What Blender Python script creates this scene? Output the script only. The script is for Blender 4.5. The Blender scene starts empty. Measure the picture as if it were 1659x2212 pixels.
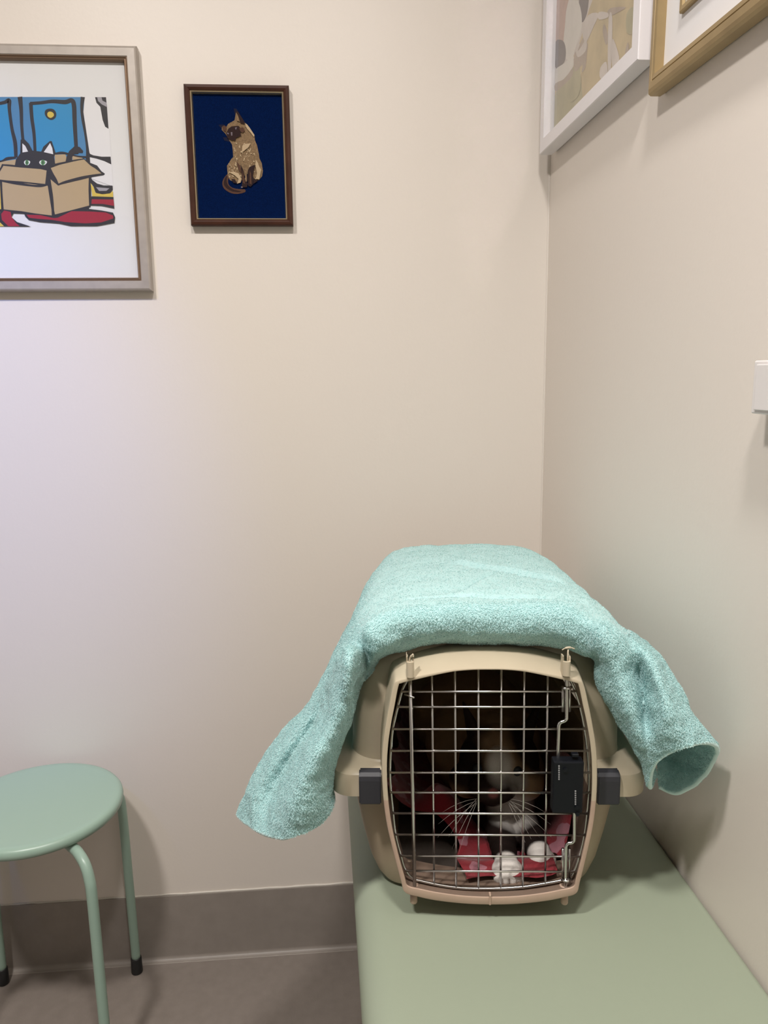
import bpy, bmesh, math, random
import numpy as np
from mathutils import Vector, Matrix, noise
random.seed(7); RNG = np.random.default_rng(11)
sc = bpy.context.scene
COL = sc.collection
R = math.radians

# ---------------------------------------------------------------- camera model (metres; floor z=0)
FPX, PITCH, YAW, ROLL = 1663.74, R(10.1008), R(4.4819), R(-0.7615)
CAM = Vector((0, 0, 1.0))
_F = Vector((math.sin(YAW) * math.cos(PITCH), math.cos(YAW) * math.cos(PITCH), -math.sin(PITCH)))
_R0 = Vector((math.cos(YAW), -math.sin(YAW), 0)); _U0 = _R0.cross(_F)
_R = _R0 * math.cos(ROLL) + _U0 * math.sin(ROLL)
_U = -_R0 * math.sin(ROLL) + _U0 * math.cos(ROLL)
def ray(px, py): return _R * ((px - 829.5) / FPX) - _U * ((py - 1106) / FPX) + _F
def on_plane(px, py, point, normal):
    d = ray(px, py); t = (Vector(point) - CAM).dot(normal) / d.dot(normal); return CAM + d * t
YB, XR, ZC = 1.2175, 0.355, 2.16       # back wall, right wall, ceiling
BENCH = 0.4965

# ---------------------------------------------------------------- materials
def lin(c):
    return tuple(((x / 255) / 12.92 if x / 255 <= 0.04045 else ((x / 255 + 0.055) / 1.055) ** 2.4) for x in c)
def mat(name, rgb, rough=0.5, metal=0.0, spec=0.5, bump=None, var=None, sheen=0.0, coat=0.0):
    """bump = (scale, strength, distance); var = (scale, amount) slow tone variation of the surface itself"""
    m = bpy.data.materials.new(name); m.use_nodes = True
    nt = m.node_tree; b = nt.nodes['Principled BSDF']
    c = lin(rgb) if max(rgb) > 1.5 else rgb
    b.inputs['Base Color'].default_value = (*c, 1)
    b.inputs['Roughness'].default_value = rough
    b.inputs['Metallic'].default_value = metal
    b.inputs['Specular IOR Level'].default_value = spec
    b.inputs['Sheen Weight'].default_value = sheen
    b.inputs['Coat Weight'].default_value = coat
    tc = nt.nodes.new('ShaderNodeTexCoord')
    if bump:
        n = nt.nodes.new('ShaderNodeTexNoise'); n.inputs['Scale'].default_value = bump[0]
        n.inputs['Detail'].default_value = 4
        bp = nt.nodes.new('ShaderNodeBump'); bp.inputs['Strength'].default_value = bump[1]
        bp.inputs['Distance'].default_value = bump[2]
        nt.links.new(tc.outputs['Object'], n.inputs['Vector'])
        nt.links.new(n.outputs['Fac'], bp.inputs['Height']); nt.links.new(bp.outputs['Normal'], b.inputs['Normal'])
    if var:
        n = nt.nodes.new('ShaderNodeTexNoise'); n.inputs['Scale'].default_value = var[0]; n.inputs['Detail'].default_value = 5
        r = nt.nodes.new('ShaderNodeValToRGB')
        lo = tuple(x * (1 - var[1]) for x in c); hi = tuple(min(1, x * (1 + var[1])) for x in c)
        r.color_ramp.elements[0].position = 0.3; r.color_ramp.elements[1].position = 0.7
        r.color_ramp.elements[0].color = (*lo, 1); r.color_ramp.elements[1].color = (*hi, 1)
        nt.links.new(tc.outputs['Object'], n.inputs['Vector'])
        nt.links.new(n.outputs['Fac'], r.inputs['Fac']); nt.links.new(r.outputs['Color'], b.inputs['Base Color'])
    return m
def attr_mat(name, attr, rough=0.8, bump=None, sheen=0.0):
    m = mat(name, (0.5, 0.5, 0.5), rough, bump=bump, sheen=sheen); nt = m.node_tree
    a = nt.nodes.new('ShaderNodeAttribute'); a.attribute_name = attr
    nt.links.new(a.outputs['Color'], nt.nodes['Principled BSDF'].inputs['Base Color']); return m
def glass_mat():
    m = bpy.data.materials.new('picture_glass'); m.use_nodes = True; nt = m.node_tree; nt.nodes.clear()
    o = nt.nodes.new('ShaderNodeOutputMaterial'); mx = nt.nodes.new('ShaderNodeMixShader')
    t = nt.nodes.new('ShaderNodeBsdfTransparent'); g = nt.nodes.new('ShaderNodeBsdfGlossy'); geo = nt.nodes.new('ShaderNodeNewGeometry'); dt = nt.nodes.new('ShaderNodeVectorMath'); dt.operation = 'DOT_PRODUCT'
    nt.links.new(geo.outputs['Normal'], dt.inputs[0]); nt.links.new(geo.outputs['Incoming'], dt.inputs[1])
    prev = dt.outputs['Value']
    for op, val in (('ABSOLUTE', None), ('SUBTRACT', 1.0), ('POWER', 5.0), ('MULTIPLY', 0.92), ('ADD', 0.055)):
        mn = nt.nodes.new('ShaderNodeMath'); mn.operation = op
        if op == 'SUBTRACT': mn.inputs[0].default_value = 1.0; nt.links.new(prev, mn.inputs[1])
        else:
            nt.links.new(prev, mn.inputs[0])
            if val is not None: mn.inputs[1].default_value = val
        prev = mn.outputs[0]
    g.inputs['Roughness'].default_value = 0.02
    t.inputs['Color'].default_value = (0.97, 0.98, 0.98, 1)
    nt.links.new(prev, mx.inputs[0]); nt.links.new(t.outputs[0], mx.inputs[1]); nt.links.new(g.outputs[0], mx.inputs[2])
    nt.links.new(mx.outputs[0], o.inputs[0]); return m

M = dict(
    wall=mat('wall_paint', (0.755, 0.692, 0.628), 0.42, spec=0.45, bump=(180, 0.06, 0.002)),
    ceiling=mat('ceiling_paint', (0.58, 0.57, 0.56), 0.8),
    floor=mat('vinyl_floor', (0.235, 0.200, 0.175), 0.5, bump=(420, 0.35, 0.0006), var=(60, 0.06)),
    cove=mat('vinyl_cove', (0.285, 0.250, 0.222), 0.45, bump=(300, 0.15, 0.0006), var=(40, 0.05)),
    caulk=mat('caulk', (0.62, 0.58, 0.52), 0.5),
    bench=mat('bench_vinyl', (0.285, 0.325, 0.245), 0.50, bump=(900, 0.10, 0.0003), spec=0.4),
    bench_base=mat('bench_base_laminate', (0.42, 0.46, 0.40), 0.5),
    mint=mat('mint_enamel', (0.320, 0.450, 0.375), 0.33, bump=(60, 0.05, 0.0004)),
    rubber=mat('black_rubber', (0.012, 0.012, 0.013), 0.5),
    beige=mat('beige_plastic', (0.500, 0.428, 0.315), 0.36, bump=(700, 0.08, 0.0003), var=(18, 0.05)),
    beige_shaded=mat('shaded_beige_plastic', (0.405, 0.325, 0.230), 0.38, bump=(700, 0.08, 0.0003), var=(18, 0.05)),  # same beige as the top shell, its shade put into the colour
    sill=mat('pinkish_beige_plastic', (0.450, 0.325, 0.250), 0.38, var=(30, 0.06)),
    charcoal=mat('charcoal_plastic', (0.030, 0.030, 0.036), 0.5, spec=0.35),
    black=mat('black_plastic', (0.004, 0.005, 0.008), 0.5, spec=0.25),
    chrome=mat('chrome_wire', (0.62, 0.61, 0.60), 0.24, metal=1.0),
    towel=mat('aqua_terry', (0.605, 0.850, 0.850), 0.95, spec=0.1, sheen=0.35, bump=(900, 0.5, 0.0012)),
    towel_hem=mat('aqua_hem', (0.68, 0.90, 0.89), 0.85, spec=0.1, sheen=0.2, bump=(1500, 0.3, 0.0005)),
    silver_frame=mat('silver_leaf_wood', (0.395, 0.350, 0.310), 0.42, metal=0.2, bump=(90, 0.1, 0.0006), var=(55, 0.07)),
    bronze=mat('bronze_lip', (0.215, 0.140, 0.090), 0.35, metal=0.5),
    walnut=mat('dark_walnut', (0.055, 0.020, 0.012), 0.42, spec=0.25, var=(40, 0.2)),
    gold_lip=mat('gold_lip', (0.62, 0.52, 0.34), 0.28, metal=0.8),
    white_frame=mat('white_lacquer', (0.80, 0.77, 0.79), 0.3),
    dark_gap=mat('dark_rebate', (0.05, 0.04, 0.045), 0.7),
    gold_frame=mat('brushed_gold', (0.37, 0.27, 0.135), 0.42, metal=0.45, var=(30, 0.08)),
    mat_board=mat('white_mat_board', (0.80, 0.785, 0.79), 0.8),
    white_plastic=mat('white_plastic', (0.74, 0.71, 0.70), 0.35),
    backing=mat('backing_board', (0.22, 0.17, 0.12), 0.8),
    glass=glass_mat(),
)

nt = M['towel'].node_tree; pb = nt.nodes['Principled BSDF']                 # cotton lets some light through
tl = nt.nodes.new('ShaderNodeBsdfTranslucent'); tl.inputs['Color'].default_value = (0.75, 1.0, 1.0, 1)
mx = nt.nodes.new('ShaderNodeMixShader'); mx.inputs[0].default_value = 0.30
nt.links.new(pb.outputs[0], mx.inputs[1]); nt.links.new(tl.outputs[0], mx.inputs[2]); nt.links.new(mx.outputs[0], nt.nodes['Material Output'].inputs[0])

# ---------------------------------------------------------------- object helpers
def obj(name, mesh, material=None, parent=None, smooth=False, **props):
    if isinstance(mesh, bmesh.types.BMesh):
        me = bpy.data.meshes.new(name); mesh.normal_update(); mesh.to_mesh(me); mesh.free()
    else: me = mesh
    o = bpy.data.objects.new(name, me); COL.objects.link(o)
    if material is not None:
        for mm in (material if isinstance(material, (list, tuple)) else [material]): me.materials.append(mm)
    if smooth:
        me.polygons.foreach_set('use_smooth', [True] * len(me.polygons))
    if parent is not None: o.parent = parent
    for k, v in props.items(): o[k] = v
    return o
def thing(name, label, cat, loc=(0, 0, 0), rot=(0, 0, 0), group=None):
    o = bpy.data.objects.new(name, None); COL.objects.link(o); o.empty_display_size = 0.05
    o.location = loc; o.rotation_euler = rot; o['label'] = label; o['category'] = cat
    if group: o['group'] = group
    return o
def fix_normals(bm): bmesh.ops.recalc_face_normals(bm, faces=bm.faces)
def box_bm(x0, x1, y0, y1, z0, z1, bevel=0.0, seg=3, bm=None):
    b = bmesh.new()
    r = bmesh.ops.create_cube(b, size=1.0)
    for v in b.verts:
        v.co = Vector(((x0 + x1) / 2 + v.co.x * (x1 - x0), (y0 + y1) / 2 + v.co.y * (y1 - y0), (z0 + z1) / 2 + v.co.z * (z1 - z0)))
    if bevel: bmesh.ops.bevel(b, geom=list(b.edges), offset=bevel, segments=seg, profile=0.5, affect='EDGES')
    if bm is None: return b
    me = bpy.data.meshes.new('t'); b.to_mesh(me); b.free(); bm.from_mesh(me); bpy.data.meshes.remove(me); return bm
def catmull(pts, n=8, closed=False):
    P = [Vector(p) for p in pts]; out = []; N = len(P)
    segs = N if closed else N - 1
    for i in range(segs):
        if closed: a, b, c, d = P[(i - 1) % N], P[i], P[(i + 1) % N], P[(i + 2) % N]
        else: a, b, c, d = P[max(i - 1, 0)], P[i], P[i + 1], P[min(i + 2, N - 1)]
        for k in range(n):
            t = k / n
            out.append(0.5 * ((2 * b) + (c - a) * t + (2 * a - 5 * b + 4 * c - d) * t * t + (3 * b - a - 3 * c + d) * t ** 3))
    if not closed: out.append(P[-1])
    return out
def tube(bm, path, rad, sides=10, closed=False, caps=True):
    """a round tube along a polyline; rad a number or a list"""
    P = [Vector(p) for p in path]; n = len(P)
    rr = rad if isinstance(rad, (list, tuple)) else [rad] * n
    up = None; rings = []
    for i in range(n):
        if closed: t = P[(i + 1) % n] - P[(i - 1) % n]
        else: t = P[min(i + 1, n - 1)] - P[max(i - 1, 0)]
        t.normalize()
        if up is None:
            up = Vector((0, 0, 1)) if abs(t.z) < 0.9 else Vector((0, 1, 0))
        up = (up - t * up.dot(t)).normalized(); s = t.cross(up)
        rings.append([bm.verts.new(P[i] + (up * math.cos(a) + s * math.sin(a)) * rr[i]) for a in [2 * math.pi * k / sides for k in range(sides)]])
    m = n if closed else n - 1
    for i in range(m):
        A, B = rings[i], rings[(i + 1) % n]
        for k in range(sides): bm.faces.new((A[k], A[(k + 1) % sides], B[(k + 1) % sides], B[k]))
    if caps and not closed:
        bm.faces.new(rings[0][::-1]); bm.faces.new(rings[-1])
    return bm
def lathe(bm, prof, seg=64, c=(0, 0)):
    rings = []
    for r, z in prof:
        rings.append([bm.verts.new((c[0] + r * math.cos(2 * math.pi * k / seg), c[1] + r * math.sin(2 * math.pi * k / seg), z)) for k in range(seg)] if r > 1e-6 else [bm.verts.new((c[0], c[1], z))])
    for A, B in zip(rings, rings[1:]):
        for k in range(seg):
            a = [A[k % len(A)], A[(k + 1) % len(A)], B[(k + 1) % len(B)], B[k % len(B)]]
            a = list(dict.fromkeys(a))
            if len(a) > 2: bm.faces.new(a)
    fix_normals(bm); return bm
def bake(o):
    """apply the modifiers of o into its mesh"""
    dg = bpy.context.evaluated_depsgraph_get(); ev = o.evaluated_get(dg)
    me = bpy.data.meshes.new_from_object(ev, depsgraph=dg); o.modifiers.clear(); o.data = me
def struct(name, bm, material, **k): return obj(name, bm, material, kind='structure', **k)

# ---------------------------------------------------------------- the room
T = 0.08
XL, YF = -1.50, -3.6
struct('floor', box_bm(XL - T, XR + T, YF - T, YB + T, -T, 0), M['floor'])
struct('ceiling', box_bm(XL - T, XR + T, YF - T, YB + T, ZC, ZC + T), M['ceiling'])
struct('wall_back', box_bm(XL - T, XR + T, YB, YB + T, 0, ZC), M['wall'])
struct('wall_right', box_bm(XR, XR + T, YF, YB, 0, ZC), M['wall'])
struct('wall_left', box_bm(XL - T, XL, YF, YB, 0, ZC), mat('taupe_paint', (0.42, 0.40, 0.38), 0.6))
struct('wall_front', box_bm(XL - T, XR + T, YF - T, YF, 0, ZC), mat('grey_paint', (0.30, 0.29, 0.28), 0.6))
def cove(name, a, b, out):
    """coved vinyl skirting swept from a to b, out = direction into the room"""
    prof = [(0, 0.1235), (0.003, 0.1235), (0.0035, 0.122)]
    prof += [(0.0035 + 0.007 * (1 - math.cos(t)), 0.008 - 0.0076 * math.sin(t)) for t in [math.pi / 2 * k / 8 for k in range(9)]] + [(0.014, 0.0003), (0.014, 0.0), (0, 0)]
    bm = bmesh.new(); a = Vector(a); b = Vector(b); out = Vector(out)
    rs = [[bm.verts.new(p + out * d + Vector((0, 0, z))) for d, z in prof] for p in (a, b)]
    for k in range(len(prof)): bm.faces.new((rs[0][k], rs[0][(k + 1) % len(prof)], rs[1][(k + 1) % len(prof)], rs[1][k]))
    bm.faces.new(rs[0]); bm.faces.new(rs[1][::-1]); fix_normals(bm)
    return struct(name, bm, M['cove'])
cove('baseboard_back', (XL, YB, 0), (XR, YB, 0), (0, -1, 0))
cove('baseboard_right', (XR, YF, 0), (XR, YB - 0.03, 0), (-1, 0, 0))
# wobbly bead of caulk on top of the skirting
bm = bmesh.new(); n = 260
pts = []; rr = []
for i in range(n + 1):
    x = -0.9 + (XR + 0.9) * i / n
    pts.append((x, YB - 0.0008, 0.1240 + 0.0012 * noise.noise(Vector((x * 30, 0, 0)))))
    rr.append(0.0011 + 0.0011 * max(0, noise.noise(Vector((x * 55, 3, 0)))) + (0.0008 if x > -0.25 else 0))
tube(bm, pts, rr, 6); struct('trim_1', bm, M['caulk'])
bm = bmesh.new(); pts = []; rr = []
for i in range(n + 1):
    x = -0.9 + (0.93) * i / n
    pts.append((x, YB - 0.0125 + 0.0012 * noise.noise(Vector((x * 40, 9, 0))), 0.0002)); rr.append(0.0006 + 0.0010 * max(0, noise.noise(Vector((x * 90, 5, 0)))))
tube(bm, pts, rr, 6); struct('trim_2', bm, mat('floor_seam_sealant', (0.36, 0.32, 0.28), 0.3))
# corner bead of filler between the two walls
bm = bmesh.new()
tube(bm, [(XR - 0.0006, YB - 0.0006, z) for z in (0.124, ZC)], 0.0016, 8); struct('trim_3', bm, M['wall'])

# ---------------------------------------------------------------- the bench
bench = thing('bench', 'long pale green vinyl bench with rounded edge under the pet carrier', 'bench', ((0.0195 + XR) / 2, 0.5, 0))
def bench_pad():
    x0, x1, z0, z1 = 0.0195, XR - 0.0015, BENCH - 0.052, BENCH
    cx = (x0 + x1) / 2
    prof = []
    rz = 0.026; rx = 0.030
    for k in range(17):                                            # bull-nosed left edge
        a = -math.pi / 2 + math.pi * k / 16
        prof.append((x0 + rx - rx * math.cos(a), (z0 + z1) / 2 + rz * math.sin(a)))
    for k in range(1, 24):
        t = k / 24; prof.append((x0 + rx + (x1 - 0.006 - x0 - rx) * t, z1 + 0.0006 * math.sin(math.pi * t)))
    for k in range(7):
        a = math.pi / 2 * k / 6; prof.append((x1 - 0.006 + 0.006 * math.sin(a), z1 - 0.006 + 0.006 * math.cos(a)))
    prof.append((x1, z0))
    bm = bmesh.new(); ys = [-0.45, 0.0, 0.3, 0.6, 0.9, 1.19, 1.2015, 1.2055]
    rings = []
    for i, y in enumerate(ys):
        s = (1, 1, 1, 1, 1, 1, 0.996, 0.97)[i]
        rings.append([bm.verts.new((cx + (x - cx) * s - bench.location.x, y - 0.5, (z0 + z1) / 2 + (z - (z0 + z1) / 2) * s)) for x, z in prof])
    for A, B in zip(rings, rings[1:]):
        for k in range(len(prof)): bm.faces.new((A[k], A[(k + 1) % len(prof)], B[(k + 1) % len(prof)], B[k]))
    bm.faces.new(rings[0]); bm.faces.new(rings[-1][::-1]); fix_normals(bm); return bm
pad = obj('seat_pad', bench_pad(), M['bench'], bench, smooth=True)
obj('base', box_bm(0.075 - bench.location.x, XR - 0.012 - bench.location.x, -0.9, 0.66, 0.0, BENCH - 0.052, 0.003), M['bench_base'], bench)

# ---------------------------------------------------------------- the stool
SC = Vector((-0.4366, 1.0844, 0)); SH = 0.385; SR = 0.1222
stool = thing('stool', 'mint green metal stool with round seat standing against the wall', 'stool', SC)
bm = bmesh.new()
lathe(bm, [(0, SH - 0.0012), (SR * 0.6, SH - 0.0010), (SR - 0.014, SH - 0.0002), (SR - 0.007, SH), (SR - 0.0028, SH - 0.0018), (SR - 0.0006, SH - 0.005), (SR, SH - 0.009), (SR - 0.001, SH - 0.0135), (SR - 0.004, SH - 0.0165), (SR - 0.012, SH - 0.018), (0, SH - 0.018)], 96)
obj('seat', bm, M['mint'], stool, smooth=True)
feet = [Vector((-0.3405, 1.190, 0)), Vector((-0.560, 1.1865, 0))]
feet += [Vector((-0.3270, 0.9680, 0)), Vector((-0.5460, 0.9700, 0))]
for f in feet:
    d = (f - SC); rad = d.length; d.normalize()
    ro = max(0.138, rad - 0.004)
    P = [d * 0.03 + Vector((0, 0, SH - 0.026)), d * (ro - .045) + Vector((0, 0, SH - 0.0262)), d * (ro - .028) + Vector((0, 0, SH - 0.0285)), d * (ro - .013) + Vector((0, 0, SH - 0.037)), d * (ro - .004) + Vector((0, 0, SH - 0.054)), d * ro + Vector((0, 0, SH - 0.085)),
         d * (ro + (rad - ro) * 0.5) + Vector((0, 0, (SH - 0.08) / 2 + 0.015)), d * rad + Vector((0, 0, 0.024))]
    bm = bmesh.new(); tube(bm, catmull(P, 8), 0.0073, 16)
    leg = obj('leg', bm, M['mint'], stool, smooth=True)
    bm = bmesh.new(); lathe(bm, [(0, 0.0), (0.0080, 0.0), (0.0095, 0.0025), (0.0088, 0.028), (0.0075, 0.0295), (0, 0.0295)], 24, (d.x * rad, d.y * rad))
    obj('rubber_foot', bm, M['rubber'], leg, smooth=True)

# ---------------------------------------------------------------- the pictures
def moulding(bm, x0, x1, z0, z1, prof):
    """mitred moulding: prof = [(inset, height above wall)], local x right, z up, -y out of the wall"""
    loops = []
    for d, h in prof:
        loops.append([bm.verts.new((x, -h, z)) for x, z in ((x0 + d, z0 + d), (x1 - d, z0 + d), (x1 - d, z1 - d), (x0 + d, z1 - d))])
    for A, B in zip(loops, loops[1:]):
        for k in range(4): bm.faces.new((A[k], A[(k + 1) % 4], B[(k + 1) % 4], B[k]))
    fix_normals(bm); return bm
def quad(x0, x1, z0, z1, y):
    bm = bmesh.new(); bm.faces.new([bm.verts.new((x, y, z)) for x, z in ((x0, z0), (x1, z0), (x1, z1), (x0, z1))]); return bm
class Art:
    """flat shapes printed on one sheet: polygons in local x,z with thin layers"""
    def __init__(s, conv): s.bm = bmesh.new(); s.mats = []; s.y = 0.0; s.conv = conv
    def _m(s, m):
        if m not in s.mats: s.mats.append(m)
        return s.mats.index(m)
    def poly(s, pts, m, smooth=0, conv=True, lift=None):
        if smooth: pts = [(p.x, p.y) for p in catmull([(a, b, 0) for a, b in pts], smooth, True)]
        s.y += 0.00002
        q = [s.conv(*p) if conv else p for p in pts]
        vs = [s.bm.verts.new((a, -s.y, b)) for a, b in q]
        try:
            f = s.bm.faces.new(vs)
        except ValueError: return
        f.material_index = s._m(m); f.normal_update()
        if f.normal.y > 0: f.normal_flip()
        bmesh.ops.triangulate(s.bm, faces=[f])
    def stroke(s, pts, w, m, sm=6):
        """a brush line of width w (number or list)"""
        n = len(pts); ws = w if isinstance(w, (list, tuple)) else [w] * n
        P = catmull([(a, b, ww) for (a, b), ww in zip(pts, ws)], sm) if sm else [Vector((a, b, ww)) for (a, b), ww in zip(pts, ws)]
        L = []; Rr = []
        for i, p in enumerate(P):
            t = P[min(i + 1, len(P) - 1)] - P[max(i - 1, 0)]; l = math.hypot(t.x, t.y) or 1
            nx, ny = -t.y / l, t.x / l; h = p.z / 2
            L.append((p.x + nx * h, p.y + ny * h)); Rr.append((p.x - nx * h, p.y - ny * h))
        s.y += 0.00002
        mi = s._m(m)
        A = [s.bm.verts.new((a, -s.y, b)) for a, b in (s.conv(*q) for q in L)]
        B = [s.bm.verts.new((a, -s.y, b)) for a, b in (s.conv(*q) for q in Rr)]
        for i in range(len(P) - 1):
            f = s.bm.faces.new((A[i], A[i + 1], B[i + 1], B[i])); f.material_index = mi; f.normal_update()
            if f.normal.y > 0: f.normal_flip()
    def build(s, name, parent, y, **k):
        for v in s.bm.verts: v.co.y += y
        me = bpy.data.meshes.new(name); s.bm.to_mesh(me); s.bm.free()
        return obj(name, me, s.mats, parent, **k)

ink = lambda n, c, r=0.6, **k: mat(n, lin(c) if max(c) > 1.5 else c, r, **k)
# --- big print of a black cat in a cardboard box
FL = dict(x0=-0.69, x1=-0.2455, z0=1.1268, z1=1.4590)
cx = (FL['x0'] + FL['x1']) / 2; cz = (FL['z0'] + FL['z1']) / 2
fr = thing('framed_print', 'large silver framed print of a black cat peeking out of a cardboard box', 'framed picture', (cx, YB, cz))
hw = (FL['x1'] - FL['x0']) / 2; hh = (FL['z1'] - FL['z0']) / 2
bm = bmesh.new(); moulding(bm, -hw, hw, -hh, hh, [(0.0005, 0.0005), (0.0, 0.003), (0, 0.0140), (0.0015, 0.0160), (0.0035, 0.0170), (0.0135, 0.0168), (0.0145, 0.0155)])
fo = obj('frame', bm, M['silver_frame'], fr, label='brushed silver grey frame')
bm = bmesh.new(); moulding(bm, -hw, hw, -hh, hh, [(0.0145, 0.0155), (0.0155, 0.0162), (0.0165, 0.0147), (0.0178, 0.0152), (0.0192, 0.0128), (0.0195, 0.006)])
obj('frame_lip', bm, M['bronze'], fo, label='thin bronze inner lip')
obj('mat_board', quad(-hw + 0.018, hw - 0.018, -hh + 0.018, hh - 0.018, -0.0068), M['mat_board'], fr)
def conv_print(X, Y):
    w = on_plane(X / 6.38, 190 + Y / 6.38, (0, YB - 0.007, 0), Vector((0, 1, 0))); return (w.x - cx, w.z - cz)
K = ink('ink_black', (0.022, 0.018, 0.022), 0.55); BL = ink('ink_blue', (0.030, 0.270, 0.560)); BD = ink('ink_blue_margin', (0.075, 0.235, 0.46)); TN = ink('ink_tan', (0.480, 0.350, 0.200)); RD = ink('ink_red', (0.350, 0.012, 0.035))
YL = ink('ink_yellow', (0.68, 0.50, 0.085)); WH = ink('ink_white', (0.80, 0.78, 0.80)); GR = ink('ink_grey', (0.36, 0.34, 0.38)); GN = ink('ink_green', (0.10, 0.28, 0.10))
a = Art(conv_print)
# blue doors
a.poly([(-1500, 122), (1165, 125), (1150, 330), (1230, 760), (1235, 1000), (-1500, 1100)], BD)
a.poly([(435, 232), (985, 210), (1010, 300), (1040, 930), (505, 930), (490, 560)], BL)
a.poly([(-700, 250), (105, 232), (140, 560), (195, 950), (0, 1020), (-700, 1040)], BL)
a.poly([(-1450, 250), (-820, 240), (-790, 1040), (-1450, 1040)], BL)
a.stroke([(275, 122), (292, 300), (300, 520), (315, 700), (330, 800), (400, 860)], [66, 52, 44, 42, 48, 60], K)
a.stroke([(-760, 122), (-750, 600), (-745, 1040)], [60, 50, 55], K)
a.stroke([(-1500, 250), (-1300, 225), (-820, 230), (-800, 560), (-790, 1050)], [50, 40, 45, 40, 50], K)
a.stroke([(425, 205), (440, 420), (470, 640), (485, 900)], [52, 48, 44, 40], K)
a.stroke([(415, 215), (560, 205), (720, 185), (900, 195), (985, 172), (1020, 240), (1030, 480), (1050, 820)], [46, 44, 48, 60, 60, 62, 58, 50], K)
a.stroke([(-700, 245), (-400, 215), (-100, 225), (60, 200), (125, 175), (130, 300), (165, 560), (210, 760), (220, 960)], [30, 32, 40, 46, 58, 46, 44, 52, 46], K)
a.stroke([(1142, 125), (1128, 260), (1140, 420), (1185, 640), (1215, 840), (1212, 1040)], [58, 44, 40, 46, 58, 62], K)
a.poly([(690, 285), (745, 300), (775, 350), (765, 410), (710, 442), (650, 415), (618, 360), (630, 305)], K, 4)
a.poly([(690, 325), (735, 345), (742, 385), (700, 414), (658, 390), (655, 345)], YL, 3)
# pale wall to the right of the doors
a.poly([(1172, 125), (1480, 125), (1560, 1360), (1260, 1250), (1235, 900), (1150, 330)], WH)
a.poly([(1310, 128), (1462, 128), (1475, 262), (1497, 565), (1450, 535), (1415, 440), (1383, 262), (1330, 205)], K)
a.poly([(1340, 130), (1400, 130), (1412, 175), (1470, 205), (1470, 262), (1400, 225), (1352, 180)], GR)
a.poly([(1220, 900), (1290, 930), (1400, 948), (1525, 948), (1535, 1055), (1440, 1010), (1330, 975), (1235, 955)], K)
# back flaps of the box
a.poly([(-760, 1120), (60, 1010), (225, 985), (220, 1070), (60, 1080), (-20, 1180), (-760, 1180)], TN)
a.stroke([(-760, 1130), (-300, 1060), (0, 1015), (100, 975), (220, 960)], [30, 30, 22, 40, 28], K)
a.poly([(755, 920), (905, 915), (930, 1010), (760, 1080)], TN)
a.poly([(995, 925), (1130, 960), (1150, 990), (1000, 1000)], TN)
a.stroke([(745, 910), (850, 895), (960, 915), (1080, 945), (1200, 955)], [20, 34, 26, 22, 30], K)
a.poly([(1205, 860), (1240, 900), (1238, 1030), (1340, 1070), (1400, 1150), (1445, 1180), (1440, 1200), (1380, 1190), (1200, 1000)], K)
# the cat
a.poly([(905, 1020), (918, 950), (955, 870), (1030, 802), (1100, 815), (1148, 870), (1140, 898), (1085, 895), (1080, 912), (1020, 915), (995, 960), (990, 1010)], K)
a.poly([(205, 1075), (222, 985), (280, 905), (285, 715), (330, 700), (400, 770), (450, 865), (570, 878), (600, 810), (690, 732), (715, 735), (770, 900), (745, 950), (765, 1060), (700, 1145), (560, 1110), (300, 1100)], K)
a.poly([(310, 765), (350, 800), (388, 878), (312, 890)], WH); a.poly([(692, 760), (722, 830), (735, 915), (605, 885)], WH)
for ex_, sx, big in ((372, 1, .8), (592, 1, 1)):
    a.poly([(ex_ - 50 * big, 1030), (ex_ - 25 * big, 1000), (ex_ + 40 * big, 1005), (ex_ + 58 * big, 1025), (ex_ + 30 * big, 1060), (ex_ - 20 * big, 1062)], WH, 3)
    a.poly([(ex_ - 30 * big, 1030), (ex_, 990), (ex_ + 35 * big, 1030), (ex_, 1068)], GN, 4)
    a.poly([(ex_ - 6, 1030), (ex_, 1000), (ex_ + 9, 1030), (ex_, 1060)], K, 3)
# front of the box
a.poly([(-10, 1150), (30, 1050), (650, 1110), (700, 1090), (1160, 990), (1260, 1190), (1250, 1640), (745, 1780), (20, 1690)], K)
a.poly([(20, 1280), (660, 1350), (725, 1760), (40, 1675)], TN)
a.poly([(675, 1240), (800, 1345), (1225, 1240), (1238, 1620), (760, 1745), (720, 1560)], TN)
a.poly([(-700, 1280), (0, 1270), (20, 1700), (-700, 1650)], YL)
a.stroke([(-20, 1180), (25, 1100), (70, 1065), (300, 1085), (560, 1110), (660, 1130), (640, 1330)], [30, 26, 22, 18, 20, 36, 52], K)
a.poly([(50, 1075), (300, 1100), (560, 1120), (645, 1140), (625, 1325), (300, 1290), (-10, 1268), (0, 1160)], TN)
a.stroke([(-20, 1272), (200, 1310), (420, 1345), (560, 1352), (650, 1335)], [20, 40, 28, 34, 26], K)
a.poly([(690, 1110), (830, 1060), (1040, 1010), (1165, 985), (1250, 1060), (1400, 1180), (1130, 1240), (910, 1290), (805, 1325)], TN)
a.stroke([(685, 1105), (760, 1060), (900, 1030), (1040, 998), (1165, 980)], [22, 24, 26, 18, 14], K)
a.stroke([(690, 1105), (725, 1190), (770, 1270), (805, 1335)], [22, 34, 36, 20], K)
a.stroke([(800, 1338), (900, 1300), (1100, 1250), (1260, 1215), (1430, 1190)], [22, 34, 44, 34, 26], K)
a.stroke([(1165, 985), (1250, 1060), (1330, 1110), (1430, 1190)], [10, 18, 22, 24], K)
a.stroke([(670, 1130), (690, 1300), (720, 1520), (735, 1770)], [24, 30, 34, 36], K)
a.stroke([(18, 1275), (25, 1450), (40, 1690)], [26, 26, 30], K)
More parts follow.
